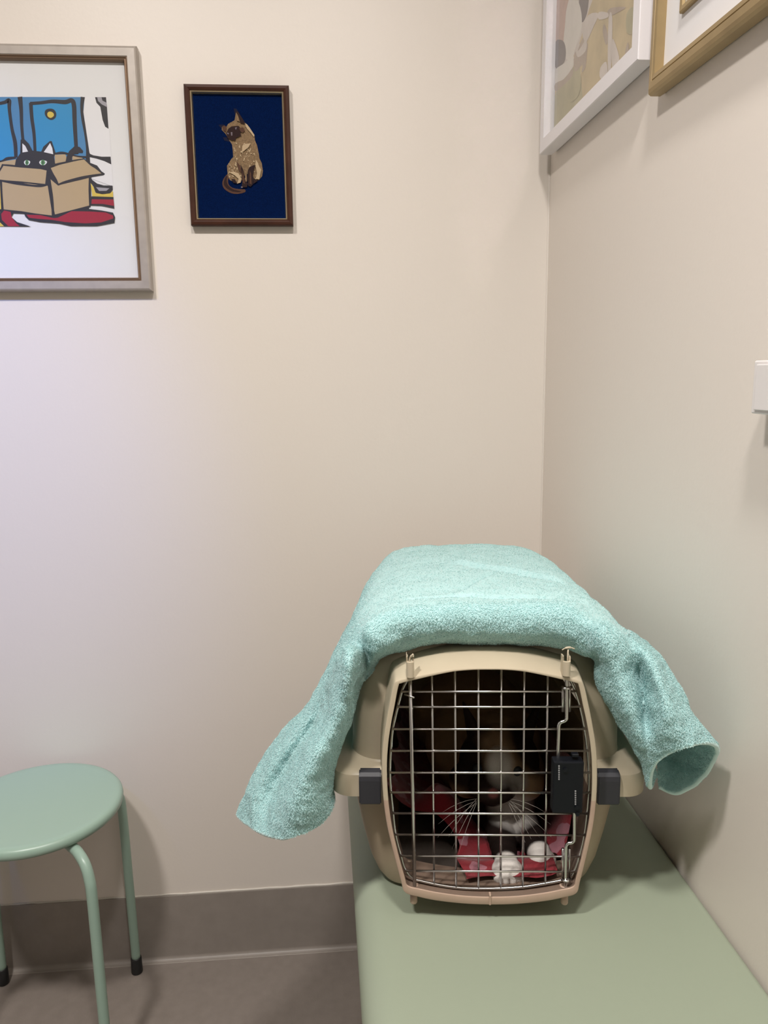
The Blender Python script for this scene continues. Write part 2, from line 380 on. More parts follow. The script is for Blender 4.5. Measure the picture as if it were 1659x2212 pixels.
a.stroke([(1245, 1210), (1240, 1400), (1248, 1620)], [34, 34, 34], K)
a.poly([(1235, 1215), (1275, 1270), (1340, 1320), (1430, 1345), (1552, 1348), (1556, 1400), (1520, 1450), (1400, 1465), (1320, 1440), (1292, 1360), (1250, 1300)], K)
a.poly([(1250, 1310), (1292, 1370), (1320, 1450), (1420, 1468), (1520, 1455), (1558, 1420), (1562, 1505), (1275, 1495)], YL)
a.poly([(1325, 1370), (1510, 1385), (1470, 1420), (1370, 1422)], GR)
a.poly([(1262, 1495), (1565, 1505), (1578, 1662), (1400, 1625), (1250, 1620)], K)
a.poly([(1268, 1535), (1568, 1540), (1576, 1628), (1420, 1600), (1262, 1600)], RD)
# rug
a.poly([(20, 1672), (300, 1700), (720, 1770), (780, 1765), (1230, 1640), (1225, 1668), (1400, 1690), (1560, 1720), (1588, 1780), (1580, 1860), (1340, 1905), (980, 1905), (820, 1870), (560, 1850), (400, 1820), (350, 1770), (340, 1735), (190, 1728), (160, 1780), (240, 1850), (430, 1912), (60, 1908), (-40, 1850)], K)
a.poly([(370, 1748), (560, 1755), (740, 1795), (800, 1790), (990, 1700), (1250, 1705), (1460, 1718), (1560, 1760), (1565, 1800), (1400, 1855), (1180, 1868), (900, 1850), (720, 1820), (520, 1805), (400, 1790)], RD)
a.poly([(60, 1690), (150, 1710), (165, 1780), (220, 1860), (275, 1908), (120, 1908), (30, 1820), (20, 1740)], RD)
a.poly([(-1500, 1700), (-30, 1700), (0, 1850), (60, 1908), (-1500, 1908)], YL)
a.poly([(-1500, 1230), (-760, 1150), (-700, 1650), (-40, 1700), (-1500, 1720)], RD)
a.stroke([(-760, 1140), (-720, 1400), (-700, 1670), (-300, 1700), (20, 1690)], 34, K)
a.build('artwork', fr, -0.0070, label='bold print of a black cat in a tan box before blue doors')
obj('glass', quad(-hw + 0.017, hw - 0.017, -hh + 0.017, hh - 0.017, -0.0115), M['glass'], fr)

# --- small needlework cat picture
FS = dict(x0=-0.1838, x1=-0.0348, z0=1.2195, z1=1.4115)
cx2 = (FS['x0'] + FS['x1']) / 2; cz2 = (FS['z0'] + FS['z1']) / 2; hw = (FS['x1'] - FS['x0']) / 2; hh = (FS['z1'] - FS['z0']) / 2
fr = thing('framed_needlework', 'small dark brown framed needlework of a siamese cat sitting on deep blue', 'framed picture', (cx2, YB, cz2))
bm = bmesh.new(); moulding(bm, -hw, hw, -hh, hh, [(0.0005, 0.0005), (0, 0.003), (0, 0.0125), (0.0012, 0.0142), (0.0045, 0.0150), (0.0070, 0.0138), (0.0085, 0.0118)])
fo = obj('frame', bm, M['walnut'], fr, label='dark brown wooden frame')
bm = bmesh.new(); moulding(bm, -hw, hw, -hh, hh, [(0.0082, 0.0120), (0.0090, 0.0128), (0.0100, 0.0122), (0.0108, 0.0095), (0.0112, 0.0060)])
obj('frame_lip', bm, M['gold_lip'], fo, label='thin gold inner lip')
def conv_nw(X, Y):
    w = on_plane(460 + X / 10.057, 220 + Y / 10.057, (0, YB - 0.0065, 0), Vector((0, 1, 0))); return (w.x - cx2, w.z - cz2)
CV = mat('blue_canvas', (0.0010, 0.0085, 0.050), 0.95, spec=0.05, bump=(1600, 0.6, 0.0006), var=(700, 0.25)); W1 = ink('wool_brown_dark', (0.022, 0.008, 0.008), 0.95, bump=(1500, 0.6, 0.0006))
W2 = mat('wool_tan', (0.215, 0.140, 0.075), 0.95, bump=(1500, 0.6, 0.0006), var=(500, 0.28)); W3 = mat('wool_cream', (0.48, 0.36, 0.225), 0.95, bump=(1500, 0.6, 0.0006)); W4 = ink('wool_mid_brown', (0.085, 0.038, 0.024), 0.95, bump=(1500, 0.6, 0.0006))
W5 = ink('wool_blue_black', (0.002, 0.003, 0.022), 0.95); W6 = ink('wool_grey', (0.17, 0.14, 0.16), 0.95)
obj('canvas', quad(-hw + 0.010, hw - 0.010, -hh + 0.010, hh - 0.010, -0.0062), CV, fr)
a = Art(conv_nw)
a.poly([(120, 500), (230, 490), (290, 530), (280, 640), (200, 600)], W5); a.poly([(450, 140), (510, 150), (620, 330), (720, 470), (600, 480), (480, 300)], W5)
a.poly([(215, 770), (330, 770), (360, 870), (250, 840)], W5)
a.poly([(330, 1560), (250, 1640), (205, 1740), (215, 1840), (280, 1920), (400, 1985), (540, 2000), (700, 1960), (690, 1900), (560, 1895), (420, 1865), (340, 1790), (330, 1700), (350, 1640)], W4, 2)
a.poly([(300, 1600), (245, 1700), (240, 1800), (300, 1880), (430, 1950), (590, 1960), (600, 1940), (450, 1905), (340, 1830), (300, 1740), (300, 1660)], W1, 2)
a.poly([(700, 470), (760, 510), (830, 620), (905, 730), (910, 830), (960, 950), (1000, 1150), (1010, 1230), (1060, 1330), (1085, 1500), (1070, 1610), (1000, 1700), (900, 1700), (860, 1600), (720, 1560), (640, 1680), (600, 1760), (530, 1780), (370, 1700), (320, 1600), (305, 1390), (400, 1240), (440, 1200), (430, 1050), (415, 930), (350, 830), (300, 740), (270, 690), (190, 610), (195, 550), (280, 560), (330, 480), (400, 440), (470, 400), (500, 230), (560, 260), (640, 400)], W2)
random.seed(5)
for i in range(85):
    t = random.random(); yy = 880 + 780 * t
    lo = 440 if yy < 1200 else 320; hi = 880 + 0.2 * (yy - 880)
    xx = random.uniform(lo + 20, hi - 20); l = random.uniform(30, 75); w = random.uniform(8, 24); an = random.uniform(0.9, 2.0)
    a.poly([(xx, yy), (xx + w, yy + l * .4), (xx + l * math.cos(an), yy + l * math.sin(an)), (xx - w * .6, yy + l * .5)], W3)
a.poly([(705, 470), (745, 500), (800, 570), (905, 730), (890, 770), (830, 690), (750, 600), (715, 540)], W3)
a.poly([(640, 960), (700, 920), (820, 910), (780, 990), (680, 1070), (630, 1110)], W3)
a.poly([(360, 1540), (450, 1520), (560, 1560), (620, 1680), (600, 1760), (530, 1780), (560, 1680), (470, 1600)], W3)
a.poly([(930, 1260), (980, 1330), (1010, 1420), (1050, 1480), (1010, 1690), (930, 1680), (960, 1560), (930, 1400)], W3)
a.poly([(490, 200), (550, 230), (640, 370), (700, 490), (600, 470), (560, 330)], W1); a.poly([(500, 250), (540, 290), (590, 440), (520, 420)], W2)
a.poly([(200, 545), (250, 520), (300, 560), (280, 660), (230, 620)], W4)
a.poly([(340, 590), (410, 540), (560, 530), (620, 600), (600, 700), (620, 740), (500, 790), (490, 850), (400, 840), (320, 790), (290, 690)], W1)
a.poly([(570, 580), (660, 560), (700, 640), (640, 680), (600, 650)], W4)
a.poly([(390, 670), (425, 665), (425, 740), (400, 745)], W6); a.poly([(310, 675), (350, 690), (345, 715), (315, 705)], W6); a.poly([(480, 570), (525, 560), (500, 620)], W6)
a.poly([(600, 1360), (660, 1480), (700, 1700), (760, 1790), (740, 1860), (620, 1870), (640, 1760), (630, 1560)], W1)
a.poly([(760, 1500), (800, 1420), (920, 1370), (870, 1600), (870, 1800), (820, 1850), (770, 1830), (750, 1700)], W1)
a.poly([(520, 1300), (600, 1400), (620, 1560), (560, 1480)], W4); a.poly([(640, 1480), (690, 1700), (700, 1790), (650, 1760)], W4); a.poly([(800, 1500), (830, 1560), (840, 1800), (800, 1780)], W4)
a.poly([(400, 1680), (480, 1690), (530, 1780), (450, 1770)], W1); a.poly([(870, 1660), (930, 1690), (980, 1720), (880, 1790)], W1)
a.poly([(610, 1850), (645, 1845), (650, 1875), (615, 1875)], W6); a.poly([(690, 1440), (740, 1500), (740, 1740), (710, 1740)], W2)
a.build('needlework', fr, -0.0064, label='stitched tan and dark brown siamese cat')

# --- frames on the right wall
def wall_frame(name, label, cat, y_far, width, z_bot, height, roll, lean=0.0):
    """origin at the lower far corner on the right wall; local x runs toward the viewer, -y out of the wall"""
    t = thing(name, label, cat, (XR, y_far, z_bot))
    t.rotation_euler = (Matrix.Rotation(-math.pi / 2, 4, 'Z') @ Matrix.Rotation(roll, 4, 'Y') @ Matrix.Rotation(lean, 4, 'X')).to_euler()
    return t
def loc_right(px, py, x, y_far, z_bot, rl):
    w = on_plane(px, py, (x, 0, 0), Vector((1, 0, 0))); u = -(w.y - y_far); v = w.z - z_bot
    return (u * math.cos(rl) - v * math.sin(rl), u * math.sin(rl) + v * math.cos(rl))
YW, ZW, RW = 1.1895, 1.3166, R(0.6)
fr = wall_frame('framed_painting', 'white framed abstract painting nearest the corner on the right wall', 'framed picture', YW, 0.34, ZW, 0.43, RW)
WWd, WHt = 0.360, 0.430
bm = bmesh.new(); moulding(bm, 0, WWd, 0, WHt, [(0.004, 0.0005), (0.0035, 0.006), (0, 0.006), (0, 0.0235), (0.001, 0.0245), (0.0178, 0.0245), (0.0184, 0.0240), (0.0190, 0.0090)])
obj('frame', bm, M['white_frame'], fr)
obj('rebate', quad(0.018, WWd - 0.018, 0.018, WHt - 0.018, -0.0085), M['dark_gap'], fr, label='dark gap around the painted panel')
def conv_wp(X, Y): return loc_right(1150 + X / 6.144, Y / 6.144, XR - 0.0105, YW, ZW, RW)
P0 = mat('paint_grey_beige', (0.634, 0.559, 0.512), 0.55, var=(30, 0.10), bump=(250, 0.2, 0.0005)); P1 = mat('paint_ochre', (0.567, 0.446, 0.259), 0.55, var=(25, 0.14), bump=(250, 0.2, 0.0005)); P2 = mat('paint_olive', (0.446, 0.399, 0.246), 0.55, var=(25, 0.14)); P3 = mat('paint_grey_white', (0.716, 0.665, 0.612), 0.55, var=(40, 0.05))
P4 = mat('paint_dark_mauve', (0.165, 0.135, 0.135), 0.55, var=(60, 0.1)); P5 = mat('paint_pink_brown', (0.540, 0.359, 0.299), 0.55, var=(60, 0.1)); P6 = mat('paint_taupe', (0.432, 0.339, 0.273), 0.55, var=(50, 0.12))
a = Art(conv_wp)
def panel(pts): return [p for p in pts]
e = 0.0215
a.poly([(e, e), (WWd - e + 0.002, e), (WWd - e + 0.002, WHt - e), (e, WHt - e)], P0, conv=False)
a.poly([(e, e), (WWd - e + 0.002, e), (WWd - e + 0.002, 0.150), (0.24, 0.165), (0.16, 0.13), (0.12, 0.10), (e, 0.085)], P1, conv=False)
a.poly([(e, e), (0.15, e), (0.13, 0.075), (0.08, 0.09), (e, 0.075)], P2, conv=False)
a.poly([(300, 0), (520, 0), (440, 380), (400, 600), (300, 620)], P5, 3)
a.poly([(640, -60), (740, -60), (720, 180), (650, 300), (610, 100)], P4, 3)
a.poly([(520, -100), (600, 0), (650, 200), (640, 420), (560, 660), (520, 800), (430, 760), (410, 560), (430, 330), (450, 120)], P3, 4)
a.poly([(300, 560), (400, 540), (440, 650), (430, 800), (370, 880), (300, 890)], P4, 3)
a.poly([(300, 930), (420, 840), (540, 740), (540, 880), (430, 1030), (330, 1120), (300, 1100)], P3, 3)
a.poly([(300, 1110), (430, 1040), (530, 900), (520, 1020), (420, 1120), (310, 1210)], P6, 3)
a.poly([(560, 700), (720, 560), (720, 720), (700, 900), (650, 960), (660, 860), (560, 950)], P6, 3)
a.poly([(580, 640), (680, 540), (720, 560), (700, 680), (600, 760)], P0, 3)
a.poly([(640, 560), (700, 440), (680, 560), (600, 680)], P6, 3)
a.poly([(660, 420), (740, 200), (880, 180), (820, 330), (740, 510), (700, 560)], P0, 3)
a.poly([(950, 320), (990, 420), (1000, 540), (970, 590), (930, 420)], P6, 3)
a.poly([(990, 160), (1060, 100), (1240, 95), (1120, 170), (1060, 200)], P6, 3)
a.poly([(880, 160), (1000, 170), (1000, 230), (880, 260)], P0, 3)
a.poly([(1250, 180), (1350, 100), (1350, 420), (1250, 430)], P2, 3)
a.poly([(1010, 240), (1060, 240), (1040, 950), (1000, 930)], P0, 3); a.poly([(1060, 520), (1120, 640), (1150, 800), (1060, 900)], P0, 3)
a.poly([(900, 900), (980, 820), (990, 1000), (900, 1040)], P0, 3); a.poly([(1240, 640), (1270, 560), (1280, 720), (1230, 740)], P6, 3)
a.poly([(520, 1100), (640, 1000), (620, 1250), (500, 1350)], P2, 3)
random.seed(9)
for i in range(26):
    px_, pz_ = random.uniform(0.05, WWd - 0.06), random.uniform(0.17, WHt - 0.09); s_ = random.uniform(0.02, 0.05)
    a.poly([(px_ + s_ * random.uniform(.3, .7) * math.cos(t), pz_ + s_ * 1.3 * random.uniform(.6, 1) * math.sin(t)) for t in (0, 1, 2, 3, 4, 5)], random.choice((P0, P3, P1, P6, P5)), 3, conv=False) if pz_ > 0.24 else None
a.build('painting', fr, -0.0100, label='abstract painting in beige, ochre and grey')
obj('glass', quad(0.0188, WWd - 0.0188, 0.0188, WHt - 0.0188, -0.0150), M['glass'], fr)

YG, ZG, RG = 0.8185, 1.2745, R(1.6)
fr = wall_frame('framed_artwork', 'gold framed picture with wide white mat, nearest the camera on the right wall', 'framed picture', YG, 0.34, ZG, 0.43, RG)
GW, GH = 0.36, 0.44
bm = bmesh.new(); moulding(bm, 0, GW, 0, GH, [(0.002, 0.0005), (0, 0.004), (0.0, 0.0140), (0.0015, 0.0170), (0.0045, 0.0184), (0.0105, 0.0186), (0.0111, 0.0174), (0.0117, 0.0186), (0.0158, 0.0180), (0.0161, 0.0070)])
obj('frame', bm, M['gold_frame'], fr, smooth=False)
obj('mat_board', quad(0.016, GW - 0.016, 0.016, GH - 0.016, -0.0090), M['mat_board'], fr)
u0, v0 = loc_right(1467, 30, XR - 0.013, YG, ZG, RG)
bm = bmesh.new(); moulding(bm, u0, GW - u0, v0, GH - v0 + 0.02, [(0, 0.0090), (0, 0.0125), (0.0012, 0.0135), (0.0050, 0.0130), (0.0060, 0.0105)])
inner = obj('inner_frame', bm, M['gold_frame'], fr, label='slim inner gold fillet')
def conv_g(a_, b_): return (a_, b_)
a = Art(conv_g); C0 = ink('paper_cream', (0.62, 0.55, 0.42)); C1 = ink('sepia_line', (0.16, 0.08, 0.04))
a.poly([(u0 + .005, v0 + .005), (GW - u0 - .005, v0 + .005), (GW - u0 - .005, GH - v0 + .015), (u0 + .005, GH - v0 + .015)], C0)
for i in range(14):
    x = u0 + 0.012 + i * 0.011
    a.stroke([(x, v0 + 0.010), (x + 0.003, v0 + 0.05), (x - 0.002, v0 + 0.11), (x + 0.004, v0 + 0.17)], 0.0035, C1, 5)
a.build('artwork', fr, -0.0102)

# --- small white wall box at the right edge
wb = thing('wall_box', 'small white plastic box fixed on the right wall at the photo edge', 'wall box', (XR, 0.53, 0.9665))
bm = box_bm(-0.0205, 0, -0.052, 0.052, 0, 0.0405, 0.0012, 2)
obj('housing', bm, M['white_plastic'], wb)
obj('cover', box_bm(-0.0222, -0.0207, -0.046, 0.046, 0.003, 0.0375, 0.0006, 2), M['white_plastic'], wb)

# ---------------------------------------------------------------- the pet carrier (local: x right, y depth, z up)
CA = R(-6.1)
CO = Vector((0.143, 0.63, BENCH))
EX = Vector((math.cos(CA), math.sin(CA), 0)); EY = Vector((-math.sin(CA), math.cos(CA), 0))
def C(px, py, v):
    """pixel -> carrier-local point on the plane at depth v"""
    w = on_plane(px, py, CO + EY * v, EY) - CO
    return Vector((w.dot(EX), v, w.z))
carrier = thing('pet_carrier', 'beige plastic pet carrier with wire door standing on the green bench', 'pet carrier', CO, (0, 0, CA))
def plan(hw_, vf, vb, r, n=10, front_bulge=0.0):
    """rounded rectangle in plan, counter-clockwise"""
    pts = []
    for cx_, cy_, a0 in ((hw_ - r, vb - r, 0), (-hw_ + r, vb - r, 90), (-hw_ + r, vf + r, 180), (hw_ - r, vf + r, 270)):
        for k in range(n + 1):
            t = R(a0 + 90 * k / n); pts.append([cx_ + r * math.cos(t), cy_ + r * math.sin(t)])
    out = []
    for i, p in enumerate(pts):
        out.append(p); q = pts[(i + 1) % len(pts)]
        if math.hypot(p[0] - q[0], p[1] - q[1]) > 0.02:
            for k in range(1, 12): out.append([p[0] + (q[0] - p[0]) * k / 12, p[1] + (q[1] - p[1]) * k / 12])
    return out
def loft(levels, cap_top=False, cap_bottom=False, back=None):
    bm = bmesh.new(); rings = []
    for w, hw_, vf, vb, r in levels:
        ring = []
        for x, y in plan(hw_, vf, vb, r):
            t = max(0.0, (y - 0.10) / 0.32)
            tap = 1 - 0.13 * min(1, t) ** 1.2
            wz = w - (0.012 * t * max(0, (w - 0.15) / 0.11) if w > 0.15 else 0)
            ring.append(bm.verts.new((x * tap, y, wz)))
        rings.append(ring)
    n = len(rings[0])
    for A, B in zip(rings, rings[1:]):
        for k in range(n): bm.faces.new((A[k], A[(k + 1) % n], B[(k + 1) % n], B[k]))
    if cap_top: bm.faces.new(rings[-1])
    if cap_bottom: bm.faces.new(rings[0][::-1])
    fix_normals(bm); return bm
SKEW = lambda x, w: x - 0.004 * (w - 0.05) / 0.2
INNER = [(0, .2478), (.014, .2476), (.030, .2462), (.047, .2428), (.062, .2392), (.0760, .2356), (.0790, .2325), (.0830, .214), (.0868, .196), (.0900, .176), (.0916, .155), (.0916, .128), (.0892, .100), (.0845, .072), (.0787, .046), (.0760, .0370), (.064, .0335), (.048, .0300), (.025, .0268), (0, .0258)]
OUTER = [(0, .2498), (.014, .2496), (.031, .2484), (.048, .2453), (.064, .2420), (.0785, .2385), (.0835, .2340), (.0880, .215), (.0916, .197), (.0950, .176), (.0964, .155), (.0962, .128), (.0938, .100), (.0888, .072), (.0825, .042), (.0792, .0300), (.067, .0255), (.050, .0217), (.025, .0187), (0, .0178)]
OUTER_B = [(0, .2560), (.014, .2557), (.031, .2542), (.048, .2512), (.064, .2470), (.0780, .2422), (.0850, .2355), (.0895, .216), (.0930, .197), (.0962, .176), (.0976, .155), (.0974, .128), (.0950, .100), (.0905, .072), (.0845, .042), (.0805, .0300), (.067, .0252), (.050, .0212), (.025, .0182), (0, .0172)]
def full(half):
    s = [(SKEW(x, w), w) for x, w in half] + [(SKEW(-x, w), w) for x, w in half[-2:0:-1]]
    return s
def opening_cutter(grow, v0_, v1_):
    bm = bmesh.new(); L = full(INNER)
    g = [(x * (1 + grow / 0.09), .137 + (w - .137) * (1 + grow / 0.11)) for x, w in L]
    A = [bm.verts.new((x, v0_, w)) for x, w in g]; B = [bm.verts.new((x, v1_, w)) for x, w in g]
    bm.faces.new(A); bm.faces.new(B[::-1])
    for k in range(len(A)): bm.faces.new((A[k], B[k], B[(k + 1) % len(A)], A[(k + 1) % len(A)]))
    fix_normals(bm); return bm
def shell(name, bm, material, thick):
    o = obj(name, bm, material, None, smooth=True)
    s = o.modifiers.new('s', 'SOLIDIFY'); s.thickness = thick; s.offset = -1
    cut = obj('cutter', opening_cutter(0.0035, -0.05, 0.13))
    b = o.modifiers.new('b', 'BOOLEAN'); b.operation = 'DIFFERENCE'; b.object = cut; b.solver = 'EXACT'
    bpy.context.view_layer.update(); bake(o)
    me = cut.data; bpy.data.objects.remove(cut); bpy.data.meshes.remove(me)
    o.data.set_sharp_from_angle(angle=R(28)); o.parent = carrier; return o
top = shell('top_shell', loft([(.1165, .1460, .0190, .434, .019), (.1168, .1472, .0180, .436, .020), (.1340, .1476, .0174, .436, .021), (.1380, .1465, .0185, .435, .021), (.1405, .1440, .0210, .432, .022), (.1418, .1400, .0245, .430, .023), (.1424, .1335, .0305, .424, .026), (.1430, .1305, .0340, .421, .029), (.1445, .1292, .0352, .420, .031), (.1500, .1290, .0356, .420, .032),
                               (.1800, .1284, .0368, .418, .032), (.2100, .1262, .0385, .414, .033), (.2280, .1220, .0400, .410, .034), (.2420, .1140, .0430, .404, .035), (.2520, .1010, .0470, .398, .034), (.2590, .0830, .0550, .390, .030), (.2625, .0600, .0800, .370, .020), (.2635, .0300, .1400, .300, .015)], cap_top=True), M['beige'], 0.0028)
bot = shell('bottom_shell', loft([(.0000, .0900, .0560, .385, .024), (.0012, .0960, .0510, .392, .025), (.0050, .1015, .0470, .397, .025), (.0120, .1065, .0450, .401, .026), (.0300, .1135, .0425, .406, .027), (.0600, .1205, .0405, .411, .028), (.0900, .1262, .0385, .416, .029), (.1080, .1285, .0380, .418, .030), (.1095, .1340, .0300, .426, .028), (.1160, .1345, .0295, .427, .028)], cap_bottom=True), M['beige_shaded'], 0.0028)
# the moulded surround of the door, its upper half on the top shell and its lower half on the bottom shell
def surround(upper):
    I, O, OB = full(INNER), full(OUTER), full(OUTER_B); n = len(I)
    sel = [i for i in range(n)]
    def sc_(L, gx, gw): return [(x * (1 + gx / 0.09), .137 + (w - .137) * (1 + gw / 0.11)) for x, w in L]
    mid = [((a[0] + b[0]) / 2, (a[1] + b[1]) / 2) for a, b in zip(I, O)]
    loops = [(0.047, sc_(I, .0030, .0030)), (0.0035, sc_(I, .0028, .0026)), (0.0012, I), (0.0002, sc_(I, .0003, .0003)), (0.0, sc_(I, .0010, .0010)), (0.0, sc_(O, -.0012, -.0012)), (0.0004, sc_(O, -.0004, -.0004)), (0.0014, O), (0.010, [((a[0] * .6 + b[0] * .4), (a[1] * .5 + b[1] * .5)) for a, b in zip(O, OB)]), (0.028, OB), (0.052, sc_(OB, .0030, .0))]
    bm = bmesh.new(); N = 6
    rings = []
    for v, L in loops:
        P = catmull([(x, v, w) for x, w in L], N, True); rings.append(P)
    m = len(rings[0]); SPLIT = 0.1255
    keep = [rings[4][k].z > SPLIT for k in range(m)]
    V = [[bm.verts.new(p) for p in Rr] for Rr in rings]
    for A, B in zip(V, V[1:]):
        for k in range(m):
            k2 = (k + 1) % m
            if (keep[k] and keep[k2]) == upper and (keep[k] or keep[k2]) == upper or (upper and keep[k] != keep[k2]):
                bm.faces.new((A[k], A[k2], B[k2], B[k]))
    for v in [v for v in bm.verts if not v.link_faces]: bm.verts.remove(v)
    fix_normals(bm); return bm
arch = obj('door_surround', surround(True), M['beige'], top, smooth=True, label='raised beige arch around the wire door')
sill = obj('door_sill', surround(False), [M['sill'], mat('dark_ledge_plastic', (0.17, 0.12, 0.09), 0.4)], bot, smooth=True, label='pinkish beige lower door surround')
for f in sill.data.polygons:                                          # darker brown on the inward faces of the ledge
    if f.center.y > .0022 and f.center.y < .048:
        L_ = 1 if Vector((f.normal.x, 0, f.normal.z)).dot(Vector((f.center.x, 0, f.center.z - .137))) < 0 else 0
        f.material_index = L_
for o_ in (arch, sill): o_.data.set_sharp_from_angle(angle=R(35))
obj('sill_tick', box_bm(-.0008, .0010, -.0012, .004, .0185, .0290, 0.0003, 1), M['sill'], sill)
for u in (-.0705, .0705):                                           # the bosses under the hinge rods and their collars
    b2 = bmesh.new(); lathe(b2, [(0, .0140), (.0030, .0140), (.0034, .0148), (.0034, .0240), (0, .0240)], 16, (u, .0085))
    obj('rod_boss', b2, M['sill'], sill, smooth=True)
    b2 = bmesh.new(); lathe(b2, [(.0020, .0300), (.0020, .0318), (.0044, .0318), (.0046, .0300), (.0046, .0270), (.002, .0270), (.0020, .0300)], 18, (u, .0105))
    obj('rod_collar', b2, M['sill'], sill, smooth=True)
# dark handle recess on top
obj('handle', box_bm(-.055, .045, .0500, .075, .2590, .2672, .003, 3), M['charcoal'], top, label='dark carrying handle under the towel')
# sprung posts that hold the rods
for i, (u, w0, w1) in enumerate(((-.0722, .2440, .2600), (.0640, .2450, .2600))):
    bm = bmesh.new(); n = 12
    pr = [(-.0034 + .0, .008), (-.0034, -.0005)] + [(-.0034 * math.cos(math.pi * k / n), -.0005 - .0030 * math.sin(math.pi * k / n)) for k in range(1, n)] + [(.0034, -.0005), (.0034, .008)]
    inn = [(x * .62, y * .55 + .0015) for x, y in pr]
    A0 = [bm.verts.new((u + x, y, w0 - .002)) for x, y in pr]; A1 = [bm.verts.new((u + x, y, w1 - (0.004 if y < -.001 else 0.0))) for x, y in pr]
    B0 = [bm.verts.new((u + x, y, w0 - .002)) for x, y in inn]; B1 = [bm.verts.new((u + x, y, w1 - (0.004 if y < .0009 else 0.0))) for x, y in inn]
    for k in range(len(pr) - 1):
        bm.faces.new((A0[k], A0[k + 1], A1[k + 1], A1[k])); bm.faces.new((B0[k], B1[k], B1[k + 1], B0[k + 1])); bm.faces.new((A1[k], A1[k + 1], B1[k + 1], B1[k])); bm.faces.new((A0[k], B0[k], B0[k + 1], A0[k + 1]))
    bm.faces.new((A0[0], A1[0], B1[0], B0[0])); bm.faces.new((A0[-1], B0[-1], B1[-1], A1[-1])); fix_normals(bm)
    po = obj('rod_post', bm, M['beige'], top)
    bm = bmesh.new()
    if i == 0:
        tube(bm, catmull([(u - .0003, .001, w0 + .004), (u - .0005, .0005, w1 - .003), (u + .0006, -.0005, w1 + .0005), (u + .0028, -.0015, w1 + .003)], 6), [.0007] * 6 + [.0008] * 6 + [.0011] * 7, 8)
        tube(bm, [(u - .0031, .002, w1 - .002), (u - .0032, .002, w1 + .0038)], [.0006, .0002], 6)
    else:
        tube(bm, [(u + .001, .001, w0 + .004), (u + .0011, .0003, w1 + .0066)], .0007, 8)
        tube(bm, catmull([(u - .0042, .0, w1 + .0060), (u - .001, .0, w1 + .0078), (u + .003, .0, w1 + .0082), (u + .0066, .0, w1 + .0070)], 5), [.0005] * 5 + [.0010] * 6 + [.0006] * 5, 8)
    obj('spring_tab', bm, M['beige'], po, smooth=True)
# side clips
for s in (-1, 1):
    bm = bmesh.new(); w_ = .0204; u0_ = SKEW(s * .1085 + (.002 if s > 0 else 0), .125)
    pr = [(.0225, .1430), (.0165, .1418), (.0135, .1392), (.0126, .1350), (.0124, .1250), (.0124, .1180), (.0124, .1127), (.0136, .1114), (.0160, .1114), (.0172, .1124), (.0172, .1200), (.0172, .1350), (.0190, .1390), (.0225, .1412)]
    A = [bm.verts.new((u0_ - w_ / 2, y, z)) for y, z in pr]; B = [bm.verts.new((u0_ + w_ / 2, y, z)) for y, z in pr]
    fa = bm.faces.new(A); fb = bm.faces.new(B[::-1])
    for k in range(len(pr)): bm.faces.new((A[k], B[k], B[(k + 1) % len(pr)], A[(k + 1) % len(pr)]))
    fix_normals(bm); bmesh.ops.bevel(bm, geom=[e_ for e_ in bm.edges if fa in e_.link_faces or fb in e_.link_faces], offset=.0010, segments=2, affect='EDGES')
    obj('side_clip', bm, M['charcoal'], carrier, label='dark grey clip joining the two shells')
# the wire door
DV = 0.012
loop_px = [(1233.8, 1473), (1242.5, 1492), (1252.6, 1525), (1262.7, 1573), (1268.5, 1620), (1272, 1667), (1272, 1710), (1268.5, 1755), (1262.7, 1801), (1252.6, 1847), (1242, 1879), (1231, 1896), (1216, 1901), (1179, 1908), (1132.5, 1915.5), (1080, 1919), (1034, 1919.5), (993.6, 1918), (950, 1912), (905, 1902), (891, 1898), (875, 1877), (865.7, 1847), (854, 1801), (849, 1755), (844.6, 1710), (842.6, 1667), (844.6, 1620), (849, 1573), (860, 1525), (869, 1492), (877, 1475), (886, 1461), (900, 1454), (950, 1444), (1000, 1439), (1050, 1437), (1100, 1438), (1150, 1442), (1200, 1450), (1222, 1457)]
loopP = [C(x, y, DV) for x, y in loop_px]
bm = bmesh.new(); tube(bm, catmull(loopP, 4, True), .00125, 8, closed=True)
door_wire = obj('wire_door', bm, M['chrome'], carrier, smooth=True, label='chrome wire grid door')
bm = bmesh.new(); lp = catmull(loopP, 4, True)
def span_x(w):
    xs = []
    for i in range(len(lp)):
        a_, b_ = lp[i], lp[(i + 1) % len(lp)]
        if (a_.z - w) * (b_.z - w) <= 0 and a_.z != b_.z: xs.append(a_.x + (b_.x - a_.x) * (w - a_.z) / (b_.z - a_.z))
    return min(xs), max(xs)
def span_z(u):
    zs = []
    for i in range(len(lp)):
        a_, b_ = lp[i], lp[(i + 1) % len(lp)]
        if (a_.x - u) * (b_.x - u) <= 0 and a_.x != b_.x: zs.append(a_.z + (b_.z - a_.z) * (u - a_.x) / (b_.x - a_.x))
    return min(zs), max(zs)
for yy in (1492, 1525, 1573, 1620, 1667, 1710, 1755, 1801, 1847, 1879.5):
    w = C(1060, yy, DV).z; a_, b_ = span_x(w)
    tube(bm, [(a_ - .0012, DV - .0018, w), (b_ + .0012, DV - .0018, w)], .00100, 8)
